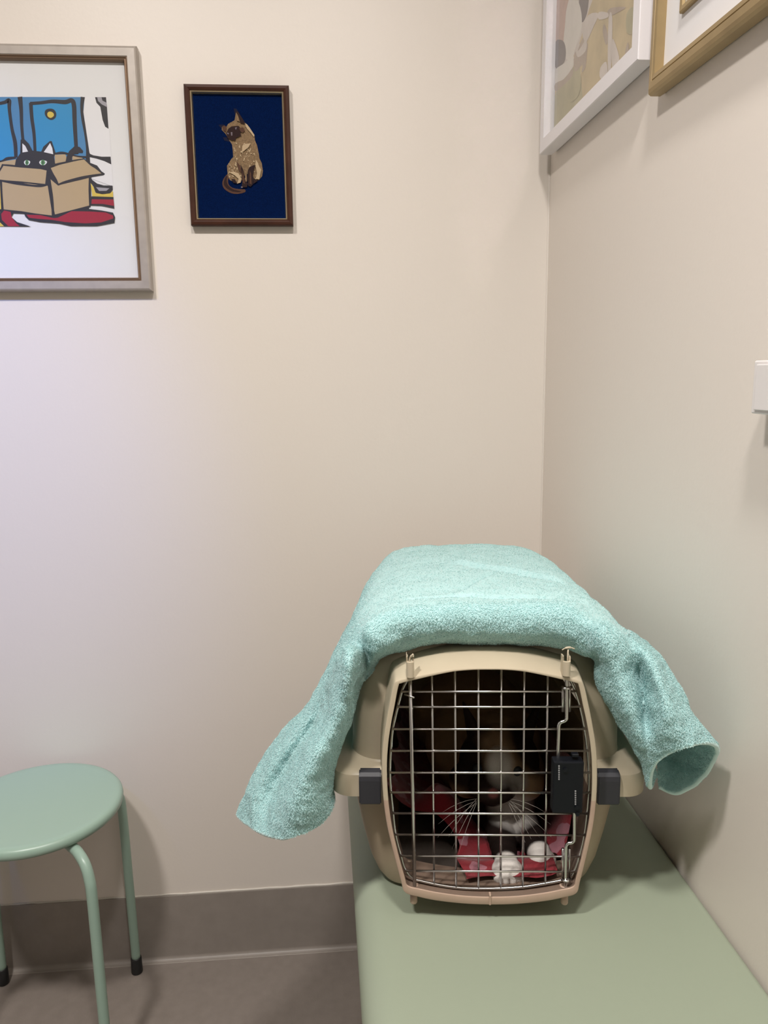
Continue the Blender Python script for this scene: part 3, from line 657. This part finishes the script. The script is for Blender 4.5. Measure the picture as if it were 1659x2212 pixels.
for xt, xb in ((932.8, 938.6), (982, 986), (1031.5, 1034.7), (1080.2, 1082.7), (1129, 1130.5), (1178.8, 1178.8)):
    t_ = C(xt, 1600, DV); b_ = C(xb, 1900, DV); u = (t_.x + b_.x) / 2; z0_, z1_ = span_z(u)
    s_ = (b_.x - t_.x) / (b_.z - t_.z) * .5
    tube(bm, [(u + s_ * (z0_ - .13), DV, z0_ - .0012), (u + s_ * (z1_ - .13), DV, z1_)], .00100, 8)
obj('wire_grid', bm, M['chrome'], door_wire, smooth=True)
bm = bmesh.new(); tube(bm, [C(885.5, 1440, DV - .0045), C(896, 1921, DV - .0045)], .0017, 12)
tube(bm, [C(874, 1500, DV - .003), C(895, 1507, DV - .009)], .0008, 8)
obj('hinge_rod', bm, M['chrome'], door_wire, smooth=True)
bm = bmesh.new()
tube(bm, catmull([C(1224, 1440, .0075), C(1224, 1500, .0075), C(1224, 1546, .0075), C(1223.5, 1553, .0075), C(1219, 1557.5, .0075), C(1212, 1560, .0075), C(1208, 1565, .0075), C(1207, 1574, .0075), C(1206, 1610, .0075), C(1205.5, 1640, .0075)], 5), .0016, 12)
obj('latch_rod', bm, M['chrome'], door_wire, smooth=True)
bm = bmesh.new()
tube(bm, catmull([C(1241, 1752, .0075), C(1241, 1780, .0075), C(1241, 1808, .0075), C(1240, 1816, .0075), C(1235, 1820.5, .0075), C(1228, 1821.5, .0075), C(1223.5, 1827, .0075), C(1222.8, 1838, .0075), C(1222, 1880, .0075), C(1221.5, 1921, .0075)], 5), .0016, 12)
obj('latch_rod', bm, M['chrome'], door_wire, smooth=True)
for y0_, y1_ in ((1484, 1537), (1833, 1896)):
    bm = bmesh.new()
    for xx in (1216, 1230): tube(bm, [C(xx, y0_, .0100), C(xx, y1_, .0100)], .0014, 8)
    yc = y0_ if y0_ < 1600 else y1_ + 4
    tube(bm, [C(1214, yc, .0085), C(1219, yc + 3, .0055), C(1224, yc + 4, .0048), C(1229, yc + 3, .0055), C(1234, yc, .0085)], .0013, 8)
    obj('rod_guide', bm, M['chrome'], door_wire, smooth=True)
# latch box
a_, b_ = C(1196, 1646, -.003), C(1258, 1757, -.003)
bm = box_bm(a_.x, b_.x, -.0035, .0085, b_.z, a_.z, .0012, 2)
lb = obj('latch_box', bm, M['black'], door_wire, label='black plastic latch box')
bm = bmesh.new()
for (xx, y0_, y1_, n_) in ((1207.5, 1655, 1683, 7), (1243, 1709, 1737, 7)):
    for k in range(n_):
        p = C(xx, y0_ + (y1_ - y0_) * k / (n_ - 1), -.0038); box_bm(p.x - .0006, p.x + .0006, -.0042, -.0030, p.z - .0006, p.z + .0006, 0, 1, bm)
obj('grip_ridge', bm, mat('ridge_highlight', (0.30, 0.30, 0.31), 0.4), lb)  # pale grey paints the highlights on the ridges
bm = bmesh.new()
for p in (C(1221, 1663, -.0038), C(1246, 1744, -.0038), C(1247, 1758, -.003)):
    bm = bmesh.new(); tube(bm, [p + Vector((0, .002, 0)), p - Vector((0, .0012, 0))], .0019, 12); obj('screw', bm, M['black'], lb, smooth=False)
p = C(1243, 1634, -.001); obj('push_knob', box_bm(p.x - .003, p.x + .003, -.001, .004, p.z - .001, p.z + .002, .0004, 1), M['black'], lb)

# ---------------------------------------------------------------- blanket in the carrier
def to_world(p): return CO + EX * p[0] + EY * p[1] + Vector((0, 0, p[2]))
bm = bmesh.new(); NU, NV = 90, 110
grid = []
def bl_h(u, v):
    h = .015 + .006 * noise.noise(Vector((u * 22, v * 16, 1))) + .0035 * noise.noise(Vector((u * 60, v * 50, 4)))
    h += .050 * math.exp(-(((u + .040) / .028) ** 2 + ((v - .130) / .035) ** 2)) + .050 * math.exp(-(((u + .105) / .03) ** 2)) * min(1, max(0, (v - .05) / .05))
    h += .100 * math.exp(-(((u - .100) / .015) ** 2)) * min(1, max(0, (v - .060) / .05))
    h = max(h, .0035)
    ledge = .0292 + .0085 * (u / .064) ** 2 + .0012 * noise.noise(Vector((u * 70, v * 70, 8)))
    k = min(1, max(0, (v - .048) / .026)); k = k * k * (3 - 2 * k)
    return ledge * (1 - k) + h * k
for j in range(NV + 1):
    v = .0170 + (.385 - .0170) * j / NV
    hwd = (.066 + .030 * min(1, max(0, (v - .0500) / .040))) * (1 - .13 * max(0, (v - .10) / .32)); row = []
    kk = min(1, max(0, (v - .085) / .05)); kk = kk * kk * (3 - 2 * kk); ulo = -.024 + .004 * math.sin(v * 80) + (-hwd + .024) * kk
    for i in range(NU + 1):
        u = ulo + (hwd - ulo) * i / NU; vv = v + max(0, 1 - j / 12) * (.005 + .005 * math.sin(u * 70 + 1)); h = bl_h(u, vv); row.append(bm.verts.new((u, vv, h)))
    grid.append(row)
for j in range(NV):
    for i in range(NU):
        bm.faces.new((grid[j][i], grid[j][i + 1], grid[j + 1][i + 1], grid[j + 1][i]))
for v in [v for v in bm.verts if not v.link_faces]: bm.verts.remove(v)
me = bpy.data.meshes.new('blanket'); bm.to_mesh(me); bm.free()
mb = mat('red_fleece', (0.36, 0.004, 0.018), 0.9, bump=(900, 0.5, 0.001), sheen=0.3); nt = mb.node_tree
vn = nt.nodes.new('ShaderNodeTexNoise'); vn.inputs['Scale'].default_value = 42; vn.inputs['Detail'].default_value = 1.5; tc = nt.nodes.new('ShaderNodeTexCoord')
rp = nt.nodes.new('ShaderNodeValToRGB'); rp.color_ramp.elements[0].position = 0.585; rp.color_ramp.elements[1].position = 0.60
rp.color_ramp.elements[0].color = (0.20, 0.002, 0.010, 1); rp.color_ramp.elements[1].color = (0.32, 0.12, 0.15, 1)
nt.links.new(tc.outputs['Object'], vn.inputs['Vector']); nt.links.new(vn.outputs['Fac'], rp.inputs['Fac']); nt.links.new(rp.outputs['Color'], nt.nodes['Principled BSDF'].inputs['Base Color'])
bk = obj('blanket', me, mb, smooth=True, label='red fleece blanket with pale pink pattern lining the carrier', category='blanket')
bk.location = CO; bk.rotation_euler = (0, 0, CA)

# dark pad on the carrier floor below the blanket
bm = bmesh.new(); n_ = 40; g_ = []
for j in range(n_ + 1):
    v = .0500 + (.375 - .0500) * j / n_; hh_ = .060 + .026 * min(1, (v - .05) / .03)
    g_.append([bm.verts.new((-hh_ + 2 * hh_ * i / n_, v, .0068 + .0022 * noise.noise(Vector((i * .25, j * .25, 2))))) for i in range(n_ + 1)])
for j in range(n_):
    for i in range(n_): bm.faces.new((g_[j][i], g_[j][i + 1], g_[j + 1][i + 1], g_[j + 1][i]))
bp_ = obj('bed_pad', bm, mat('dark_brown_pad', (0.050, 0.038, 0.030), 0.95, bump=(700, .4, .001)), smooth=True, label='dark brown bed pad on the carrier floor beneath the red blanket', category='pad')
bp_.location = CO; bp_.rotation_euler = (0, 0, CA)

# ---------------------------------------------------------------- the cat
HC = C(1078, 1642, .128)                                             # head centre
blobs = []
def blob(c, r, s=(1, 1, 1), rot=None): blobs.append((Vector(c), r, s, rot))
H = HC
blob(H, .0400, (1.08, .98, .96)); blob(H + Vector((0, .028, .004)), .034, (1.1, 1, 1))
blob(H + Vector((-.010, -.034, -.012)), .0200, (1.25, 1.0, .80)); blob(H + Vector((-.010, -.028, -.024)), .0140, (1.1, 1, .8))
blob(H + Vector((.024, -.016, -.016)), .022, (1, .9, .9)); blob(H + Vector((-.034, -.012, -.016)), .021, (1, .9, .9))
blob(H + Vector((-.008, -.026, .010)), .014, (.9, 1, 1.4))
blob(H + Vector((.006, .040, -.040)), .046, (1.15, 1, 1)); blob(H + Vector((.008, .012, -.056)), .036, (1.2, .9, 1.05))
blob((.015, .215, .070), .066, (1.05, 1.15, .86)); blob((.005, .285, .072), .068, (1.08, 1.05, .92)); blob((-.01, .335, .055), .046, (1.2, .8, 1))
paws = []
for px_, py_, vv, sz in ((1096, 1879, .038, 1.0), (1172, 1856, .050, .86)):
    p = C(px_, py_, vv); p.z = max(p.z, .0265); paws.append(p)
    blob(p, .0140 * sz, (1.12, 1.05, .78))
    for k in range(4):
        blob(p + Vector(((k - 1.5) * .0068 * sz, -.0095 * sz + (.0022 if k in (0, 3) else 0), -.0030)), .0056 * sz, (.86, 1.15, 1.05))
    q = H + Vector(((p.x - H.x) * .45, .030, -.060))
    for t in (.12, .22, .32, .42, .52, .62, .72, .82): blob(p.lerp(q, t), .0110 + .010 * t)
bm = bmesh.new()
for c_, r_, s_, rot in blobs:
    mx = Matrix.Translation(c_) @ Matrix.Diagonal((*[x * r_ for x in s_], 1))
    bmesh.ops.create_icosphere(bm, subdivisions=3, radius=1, matrix=mx)
for s in (-1, 1):                                                    # ears
    base = H + Vector((s * .026 + .002, .006, .024)); tip = base + Vector((s * .014, -.004, .040))
    bmesh.ops.create_cone(bm, cap_ends=True, segments=20, radius1=.0185, radius2=.0025, depth=.046,
                          matrix=Matrix.Translation((base + tip) / 2) @ (tip - base).to_track_quat('Z', 'Y').to_matrix().to_4x4() @ Matrix.Diagonal((1, .5, 1, 1)))
cat = obj('cat', bm, None, smooth=True, label='siamese coloured cat with white paws lying inside the carrier', category='cat')
rm = cat.modifiers.new('r', 'REMESH'); rm.mode = 'VOXEL'; rm.voxel_size = .0018
sm = cat.modifiers.new('s', 'SMOOTH'); sm.iterations = 4; sm.factor = .5
bpy.context.view_layer.update(); bake(cat)
me = cat.data; nv = len(me.vertices); co = np.empty(nv * 3); me.vertices.foreach_get('co', co); co = co.reshape(-1, 3)
cream = np.array([.26, .17, .10]); dark = np.array([.020, .012, .010]); white = np.array([.66, .62, .58]); pink = np.array([.20, .07, .06])
colr = np.tile(cream, (nv, 1))
def paint(center, rad, c, soft=.35, scl=(1, 1, 1)):
    d = np.sqrt((((co - np.array(center)) / np.array(scl)) ** 2).sum(1)) / rad
    k = np.clip((1 - d) / soft, 0, 1)[:, None]; colr[:] = colr * (1 - k) + c * k
Hn = np.array(H)
paint(Hn + (-.012, -.040, -.020), .036, dark); paint(Hn + (-.036, -.015, .004), .034, dark); paint(Hn + (.032, -.010, .020), .034, dark)
for s in (-1, 1): paint(Hn + (s * .038, .004, .050), .036, dark)
paint(Hn + (-.004, -.040, .016), .020, white * .7, .5, (.9, 1, 1.3)); paint(Hn + (.012, -.034, -.006), .016, white * .42, .5)
paint(Hn + (-.012, -.054, -.008), .0065, pink * .6, .4)
paint(Hn + (.016, -.016, -.056), .034, white * .6, .5)
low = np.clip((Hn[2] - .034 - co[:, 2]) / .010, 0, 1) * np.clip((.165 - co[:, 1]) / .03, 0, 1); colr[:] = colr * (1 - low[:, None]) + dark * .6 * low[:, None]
paint(np.array(C(1108, 1745, .105)), .030, white * .9, .5)
for p in paws: paint(np.array(p) + (0, -.003, 0), .0195, white, .12)
ca = me.color_attributes.new('fur', 'FLOAT_COLOR', 'POINT'); ca.data.foreach_set('color', np.c_[colr, np.ones(nv)].ravel())
me.materials.clear(); fm = attr_mat('cat_fur', 'fur', 0.9, bump=(1400, 0.6, 0.001)); fm.node_tree.nodes['Principled BSDF'].inputs['Specular IOR Level'].default_value = 0.1; me.materials.append(fm)
me.polygons.foreach_set('use_smooth', [True] * len(me.polygons))
cat.location = CO; cat.rotation_euler = (0, 0, CA)
for s, dx in ((-1, -.026), (1, .014)):                               # eyes
    bm = bmesh.new(); bmesh.ops.create_uvsphere(bm, u_segments=20, v_segments=12, radius=.0058, matrix=Matrix.Translation(H + Vector((dx, -.0330 if s > 0 else -.0300, .006))))
    obj('eye', bm, mat('cat_eye', (0.006, 0.010, 0.016), 0.35), cat, smooth=True)
MW = mat('whisker', (0.42, 0.39, 0.35), 0.4)
for s in (-1, 1):                                                    # whiskers
    for k in range(6):
        bm = bmesh.new()
        o_ = H + Vector((-.012 + s * .016, -.046, -.018 - .0022 * (k % 3)))
        d = Vector((s * (.85 - .09 * k), -.35, .12 - .17 * k)).normalized(); L = .040 + .004 * (k % 3)
        P = [o_ + d * L * t + Vector((0, 0, -.012 * t * t)) for t in (0, .25, .5, .75, 1)]
        tube(bm, P, [.00026, .00024, .0002, .00015, .00006], 5)
        obj('whisker', bm, MW, cat, smooth=True)
MT = mat('toe_gap_fur', (0.16, 0.12, 0.10), 0.9)
for p in paws:                                                       # gaps between toes
    for k in range(3):
        bm = bmesh.new()
        x = (k - 1) * .0068
        tube(bm, [p + Vector((x, -.0155, .0015)), p + Vector((x, -.0160, -.003)), p + Vector((x, -.0150, -.0080))], .00035, 5)
        obj('toe_crease', bm, MT, cat)

# ---------------------------------------------------------------- the towel
def S(u, v, w): return Vector((u, v, w))
net = []
# left flap, from its hemmed tip upward; each column runs inner/front edge -> outer edge -> hidden back
net.append([C(712, 1670, .060), C(721, 1728, .032), C(690, 1783, .006), C(622, 1811, -.004), C(570, 1800, .030), C(535, 1782, .060), C(513, 1760, .095), C(530, 1735, .125), C(590, 1725, .135), C(640, 1715, .130)])
net.append([C(708, 1630, .060), C(718, 1690, .032), C(690, 1722, .000), C(634, 1722, -.010), C(596, 1710, .052), C(564, 1696, .060), C(546, 1684, .095), C(560, 1660, .130), C(610, 1650, .145), C(660, 1640, .140)])
net.append([C(730, 1580, .055), C(732, 1625, .030), C(714, 1640, .000), C(676, 1632, -.010), C(646, 1620, .055), C(625, 1604, .060), C(609, 1591, .095), C(620, 1570, .135), C(660, 1560, .160), C(700, 1550, .160)])
net.append([C(765, 1500, .050), C(763, 1545, .026), C(750, 1552, .000), C(722, 1542, -.006), C(700, 1534, .050), C(681, 1525, .065), C(664, 1521, .105), S(-.155, .180, .155), S(-.145, .260, .150), S(-.138, .330, .145)])
net.append([C(790, 1460, .045), C(767, 1480, .024), C(760, 1462, -.012), C(752, 1418, -.014), C(735, 1412, .020), C(709, 1458, .080), C(697, 1463, .120), S(-.148, .200, .185), S(-.140, .290, .180), S(-.130, .370, .170)])
# over the carrier
net.append([S(-.104, .052, .236), C(789, 1458, .044), C(788, 1438, .038), C(780, 1398, .024), S(-.129, .050, .254), S(-.1345, .110, .246), S(-.136, .190, .235), S(-.131, .290, .228), S(-.122, .380, .218), S(-.112, .420, .205)])
net.append([S(-.085, .055, .250), C(822, 1422, .036), C(812, 1398, .010), C(795, 1350, .014), S(-.110, .050, .281), S(-.1145, .110, .277), S(-.1165, .190, .270), S(-.1130, .290, .262), S(-.104, .385, .252), S(-.096, .428, .225)])
net.append([S(-.062, .055, .258), C(880, 1401, .036), C(876, 1372, .016), C(862, 1322, .020), S(-.078, .055, .2935), S(-.082, .120, .291), S(-.086, .200, .286), S(-.086, .300, .278), S(-.083, .392, .2655), S(-.078, .434, .232)])
net.append([S(-.030, .055, .262), C(945, 1388, .036), C(945, 1360, .016), C(945, 1312, .020), S(-.040, .055, .2970), S(-.041, .120, .2955), S(-.043, .200, .292), S(-.044, .300, .284), S(-.042, .396, .2700), S(-.040, .438, .235)])
net.append([S(.005, .055, .262), C(1040, 1389, .036), C(1040, 1360, .016), C(1040, 1310, .020), S(.000, .055, .2970), S(.000, .120, .2970), S(.000, .200, .2925), S(.000, .300, .285), S(.000, .398, .2710), S(.000, .439, .235)])
net.append([S(.040, .055, .261), C(1130, 1392, .036), C(1132, 1362, .016), C(1134, 1310, .020), S(.042, .055, .2965), S(.042, .120, .2945), S(.043, .200, .290), S(.044, .300, .284), S(.044, .396, .2705), S(.042, .438, .235)])
net.append([S(.070, .055, .258), C(1212, 1398, .034), C(1214, 1366, .012), C(1218, 1312, .018), S(.078, .055, .2955), S(.082, .120, .291), S(.086, .200, .286), S(.086, .300, .279), S(.084, .392, .2660), S(.080, .433, .232)])
net.append([S(.090, .055, .250), C(1258, 1414, .024), C(1262, 1392, .010), C(1268, 1340, .008), S(.107, .050, .284), S(.1130, .110, .278), S(.1160, .190, .270), S(.1150, .290, .264), S(.106, .385, .254), S(.098, .428, .225)])
# right flap
net.append([S(.108, .052, .236), C(1286, 1424, .022), C(1298, 1396, -.012), C(1312, 1352, -.006), S(.131, .045, .262), S(.1385, .105, .250), S(.1400, .190, .236), S(.136, .290, .230), S(.124, .380, .220), S(.114, .420, .205)])
net.append([C(1290, 1450, .050), C(1290, 1468, .020), C(1322, 1446, -.014), C(1352, 1408, -.008), C(1366, 1378, .012), C(1372, 1374, .050), C(1366, 1372, .090), S(.150, .200, .195), S(.142, .290, .190), S(.132, .370, .180)])
net.append([C(1310, 1490, .050), C(1310, 1518, .016), C(1348, 1494, -.018), C(1378, 1448, .003), C(1402, 1420, -.012), C(1416, 1416, .024), C(1418, 1424, .055), S(.160, .150, .165), S(.150, .240, .160), S(.142, .320, .155)])
net.append([C(1340, 1540, .040), C(1334, 1562, .012), C(1366, 1546, -.020), C(1390, 1505, .002), C(1425, 1476, -.026), C(1450, 1474, .002), C(1460, 1487, .030), S(.168, .090, .140), S(.160, .150, .135), S(.152, .210, .130)])
net.append([C(1370, 1580, .030), C(1360, 1602, .008), C(1380, 1586, -.020), C(1396, 1552, -.006), C(1440, 1530, -.036), C(1480, 1530, -.016), C(1499, 1549, .006), C(1480, 1580, .036), C(1440, 1590, .062), C(1410, 1590, .070)])
net.append([C(1395, 1630, .026), C(1386, 1650, .006), C(1394, 1622, -.012), C(1408, 1590, -.018), C(1452, 1572, -.036), C(1506, 1568, -.022), C(1529, 1586, -.004), C(1510, 1625, .018), C(1462, 1645, .040), C(1420, 1640, .048)])
net.append([C(1412, 1672, .030), C(1397, 1700, .008), C(1406, 1662, -.008), C(1430, 1636, -.020), C(1478, 1614, -.034), C(1532, 1602, -.022), C(1552, 1620, -.008), C(1524, 1675, .006), C(1468, 1712, .022), C(1424, 1700, .034)])
NC, NR = len(net), len(net[0])
A3 = np.array([[list(p) for p in col] for col in net])
def cr(P, t):
    """catmull-rom along axis 0, t in [0, n-1]"""
    n = P.shape[0]; i = np.clip(np.floor(t).astype(int), 0, n - 2); f = (t - i)[:, None, None]
    a_, b_, c_, d_ = P[np.clip(i - 1, 0, n - 1)], P[i], P[i + 1], P[np.clip(i + 2, 0, n - 1)]
    return 0.5 * ((2 * b_) + (c_ - a_) * f + (2 * a_ - 5 * b_ + 4 * c_ - d_) * f ** 2 + (3 * b_ - a_ - 3 * c_ + d_) * f ** 3)
SU, SV = 22, 18
tu = np.linspace(0, NC - 1, (NC - 1) * SU + 1); tv = np.linspace(0, NR - 1, (NR - 1) * SV + 1)
G = cr(A3, tu); G = np.swapaxes(cr(np.swapaxes(G, 0, 1), tv), 0, 1)   # (U, V, 3)
def gnormals(G):
    du = np.gradient(G, axis=0); dv = np.gradient(G, axis=1); n = np.cross(du, dv); l = np.linalg.norm(n, axis=2, keepdims=True); return n / np.maximum(l, 1e-9)
Nn = gnormals(G)
mid = Nn[G.shape[0] // 2, 5 * SV]
if mid[2] < 0: Nn = -Nn
# soft folds and lumps of the cloth itself
TU, TV = np.meshgrid(tu, tv, indexing='ij')
lump = np.zeros(TU.shape)
for i in range(TU.shape[0]):
    for j in range(0, TU.shape[1]):
        p = G[i, j]; lump[i, j] = .0022 * noise.noise(Vector((p[0] * 38, p[1] * 30, p[2] * 38))) + .0011 * noise.noise(Vector((p[0] * 110, p[1] * 90, p[2] * 110)))
# seams of the folded layers on top: one across, one running back to the right
def ridge(u_, v_, a_, b_, width):
    a_ = np.array(a_); b_ = np.array(b_); d = b_ - a_; L = np.linalg.norm(d); d = d / L
    s_ = (u_ - a_[0]) * d[0] + (v_ - a_[1]) * d[1]; q = (u_ - a_[0]) * -d[1] + (v_ - a_[1]) * d[0]
    on = np.clip(np.minimum(s_, L - s_) / .02 + .3, 0, 1)
    return q, on
topmask = np.clip((TV - 3) / .6, 0, 1) * np.clip((8.2 - TV) / .5, 0, 1) * np.clip((TU - 5) / 1, 0, 1) * np.clip((13 - TU) / 1, 0, 1)
q, on = ridge(G[..., 0], G[..., 1], (-.030, .205), (.085, .130), .01)
lump += topmask * on * (.0050 * np.clip(1 - np.abs(q - .008) / .014, 0, 1) - .0056 * np.exp(-(q / .0026) ** 2))
q, on = ridge(G[..., 0], G[..., 1], (-.075, .062), (.060, .060), .01)
lump += topmask * on * (-.0055 * np.exp(-(q / .0026) ** 2))
q, on = ridge(G[..., 0], G[..., 1], (.018, .165), (-.022, .085), .01)
lump += topmask * on * (-.0036 * np.exp(-(q / .0050) ** 2) + .0022 * np.exp(-((q - .009) / .0050) ** 2))
G2 = G + Nn * lump[..., None]
Nn = gnormals(G2)
if Nn[G.shape[0] // 2, 5 * SV][2] < 0: Nn = -Nn
TH = .0042
U_, V_ = G2.shape[:2]
outer = G2.reshape(-1, 3); innerS = (G2 - Nn * TH).reshape(-1, 3)
idx = np.arange(U_ * V_).reshape(U_, V_); off = U_ * V_
q1 = np.stack([idx[:-1, :-1], idx[1:, :-1], idx[1:, 1:], idx[:-1, 1:]], -1).reshape(-1, 4)
q2 = q1[:, ::-1] + off
def strip(e): return np.stack([e[:-1], e[1:], e[1:] + off, e[:-1] + off], -1)
sides = np.concatenate([strip(idx[0, :]), strip(idx[-1, :][::-1]), strip(idx[:, 0][::-1]), strip(idx[:, -1])])
base_v = np.concatenate([outer, innerS]); base_f = np.concatenate([q1, q2, sides])
# --- pile: small bent loops standing on both faces
def pile(n, dens, side, lo, hi):
    """tufts on the parameter rectangle; dens(tu,tv)->keep probability"""
    dU = np.linalg.norm(np.diff(G2, axis=0)[:, :-1], axis=2); dV = np.linalg.norm(np.diff(G2, axis=1)[:-1, :], axis=2)
    area = (dU * dV) * dens(TU[:-1, :-1], TV[:-1, :-1]); pr = (area / area.sum()).ravel()
    c_ = RNG.choice(len(pr), n, p=pr); i = c_ // (V_ - 1); j = c_ % (V_ - 1); fu = RNG.random(n)[:, None]; fv = RNG.random(n)[:, None]
    def bl(X): return (X[i, j] * (1 - fu) * (1 - fv) + X[i + 1, j] * fu * (1 - fv) + X[i, j + 1] * (1 - fu) * fv + X[i + 1, j + 1] * fu * fv)
    P = bl(G2); N_ = bl(Nn); N_ /= np.linalg.norm(N_, axis=1, keepdims=True)
    if side < 0: P = P - N_ * TH; N_ = -N_
    D = RNG.normal(size=(n, 3)) * .55 + np.array([0, -.25, -.45]); D -= N_ * (D * N_).sum(1, keepdims=True); 
    D /= np.linalg.norm(D, axis=1, keepdims=True) + 1e-9
    L = (RNG.uniform(lo, hi, n) * np.clip(dens(tu[i], tv[j]), .50, 1))[:, None]
    W = np.cross(N_, D); W /= np.linalg.norm(W, axis=1, keepdims=True) + 1e-9; w = RNG.uniform(.00020, .00034, n)[:, None]
    p0 = P - N_ * .0004; p1 = P + N_ * L * .60 + D * L * .30; p2 = P + N_ * L * .62 + D * L * 1.05
    vs = np.stack([p0 - W * w, p0 + W * w, p1 - W * w, p1 + W * w, p2 - W * w * .5, p2 + W * w * .5], 1).reshape(-1, 3)
    b_ = np.arange(n)[:, None] * 6
    fs = np.concatenate([b_ + np.array([[0, 1, 3, 2]]), b_ + np.array([[2, 3, 5, 4]])]); return vs, fs
def dens_top(a_, b_):
    k = np.clip((b_ - 2.9) / .7, 0, 1) * np.clip((a_ - 4.8) / 1.4, 0, 1) * np.clip((14.2 - a_) / 1.4, 0, 1)
    return (1 - .78 * k) * np.where(b_ > 8.2, .5, 1)
v1, f1 = pile(340000, dens_top, 1, .0010, .0021)
v2, f2 = pile(34000, lambda a_, b_: np.where((a_ > 17.2) | ((b_ < 1.4)), 1.0, .02), -1, .0010, .0020)
allv = np.concatenate([base_v, v1, v2]); f1 = f1 + len(base_v); f2 = f2 + len(base_v) + len(v1); allf = np.concatenate([base_f, f1, f2])
me = bpy.data.meshes.new('towel'); me.vertices.add(len(allv)); me.vertices.foreach_set('co', allv.astype(np.float32).ravel())
me.loops.add(allf.size); me.loops.foreach_set('vertex_index', allf.astype(np.int32).ravel())
me.polygons.add(len(allf)); me.polygons.foreach_set('loop_start', np.arange(0, allf.size, 4, dtype=np.int32)); me.polygons.foreach_set('loop_total', np.full(len(allf), 4, dtype=np.int32))
me.polygons.foreach_set('use_smooth', np.ones(len(allf), dtype=bool)); me.update(calc_edges=True); me.validate()
towel = obj('towel', me, M['towel'], label='aqua terry towel draped over the pet carrier with hanging corners', category='towel')
towel.location = CO; towel.rotation_euler = (0, 0, CA)
for edge, lab in ((G2[0] - Nn[0] * TH / 2, 'hem at the left corner'), (G2[-1] - Nn[-1] * TH / 2, 'hem around the open right corner')):
    bm = bmesh.new(); e2 = edge[SV // 2:]
    tube(bm, [tuple(p) for p in e2[::2]], .0023, 8)
    obj('hem', bm, M['towel_hem'], towel, smooth=True, label=lab)

# ---------------------------------------------------------------- lamps in the ceiling and an added blue spot
def lamp(name, label, loc, power, color, rad):
    t = thing(name, label, 'ceiling light', loc)
    bm = bmesh.new(); lathe(bm, [(rad, 0.004), (rad + .004, -.004), (rad + .018, -.002), (rad + .020, .004), (rad + .020, .030), (rad, .030)], 40)
    obj('trim_ring', bm, M['white_plastic'], t)
    ld = bpy.data.lights.new(name, 'AREA'); ld.shape = 'DISK'; ld.size = rad * 2; ld.energy = power; ld.color = color; ld.spread = R(165)
    lo = bpy.data.objects.new('bulb', ld); COL.objects.link(lo); lo.parent = t; lo.location = (0, 0, -.002)
    return t
lamp('ceiling_downlight', 'round ceiling downlight nearest the right wall, outside the frame', (0.05, 0.02, 2.12), 13.2, (1.0, .950, .905), .07)
lamp('ceiling_downlight', 'round ceiling downlight farther to the left, outside the frame', (-0.50, 0.02, 2.12), 19.0, (1.0, .950, .905), .07)
# added blue spot, no source seen, tints the lower left of the back wall
sp = Vector((-0.80, -0.10, 2.10)); aim = Vector((-0.62, YB, 0.97))
t = thing('added_wall_spot', 'added blue spotlight tinting the back wall, outside the frame', 'ceiling light', sp)
bm = bmesh.new(); lathe(bm, [(.030, 0.0), (.036, -.002), (.036, .055), (.030, .058), (0, .058)], 32)
obj('trim_ring', bm, M['white_plastic'], t)
ld = bpy.data.lights.new('spot', 'SPOT'); ld.energy = 88; ld.color = (.16, .32, 1.0); ld.spot_size = R(34); ld.spot_blend = 1.0; ld.shadow_soft_size = .04
lo = bpy.data.objects.new('bulb', ld); COL.objects.link(lo); lo.parent = t; lo.location = (0, 0, -.006)
lo.rotation_euler = (aim - sp).to_track_quat('-Z', 'Y').to_euler()

w = bpy.data.worlds.new('world'); sc.world = w; w.use_nodes = True
w.node_tree.nodes['Background'].inputs[0].default_value = (.9, .93, 1, 1); w.node_tree.nodes['Background'].inputs[1].default_value = 0.15

# ---------------------------------------------------------------- camera and colour
cd = bpy.data.cameras.new('camera'); cam = bpy.data.objects.new('camera', cd); COL.objects.link(cam)
cd.sensor_fit = 'VERTICAL'; cd.sensor_height = 36.0; cd.lens = FPX * 36.0 / 2212; cd.clip_start = 0.01
cam.matrix_world = Matrix(((_R.x, _U.x, -_F.x, CAM.x), (_R.y, _U.y, -_F.y, CAM.y), (_R.z, _U.z, -_F.z, CAM.z), (0, 0, 0, 1)))
sc.camera = cam
sc.view_settings.view_transform = 'Standard'; sc.view_settings.look = 'None'; sc.view_settings.gamma = 1; sc.view_settings.exposure = 0.0
sc.view_settings.use_curve_mapping = False
sc.cycles.use_denoising = True; sc.cycles.max_bounces = 8; sc.cycles.diffuse_bounces = 4; sc.cycles.sample_clamp_indirect = 0.0; sc.cycles.blur_glossy = 0.0
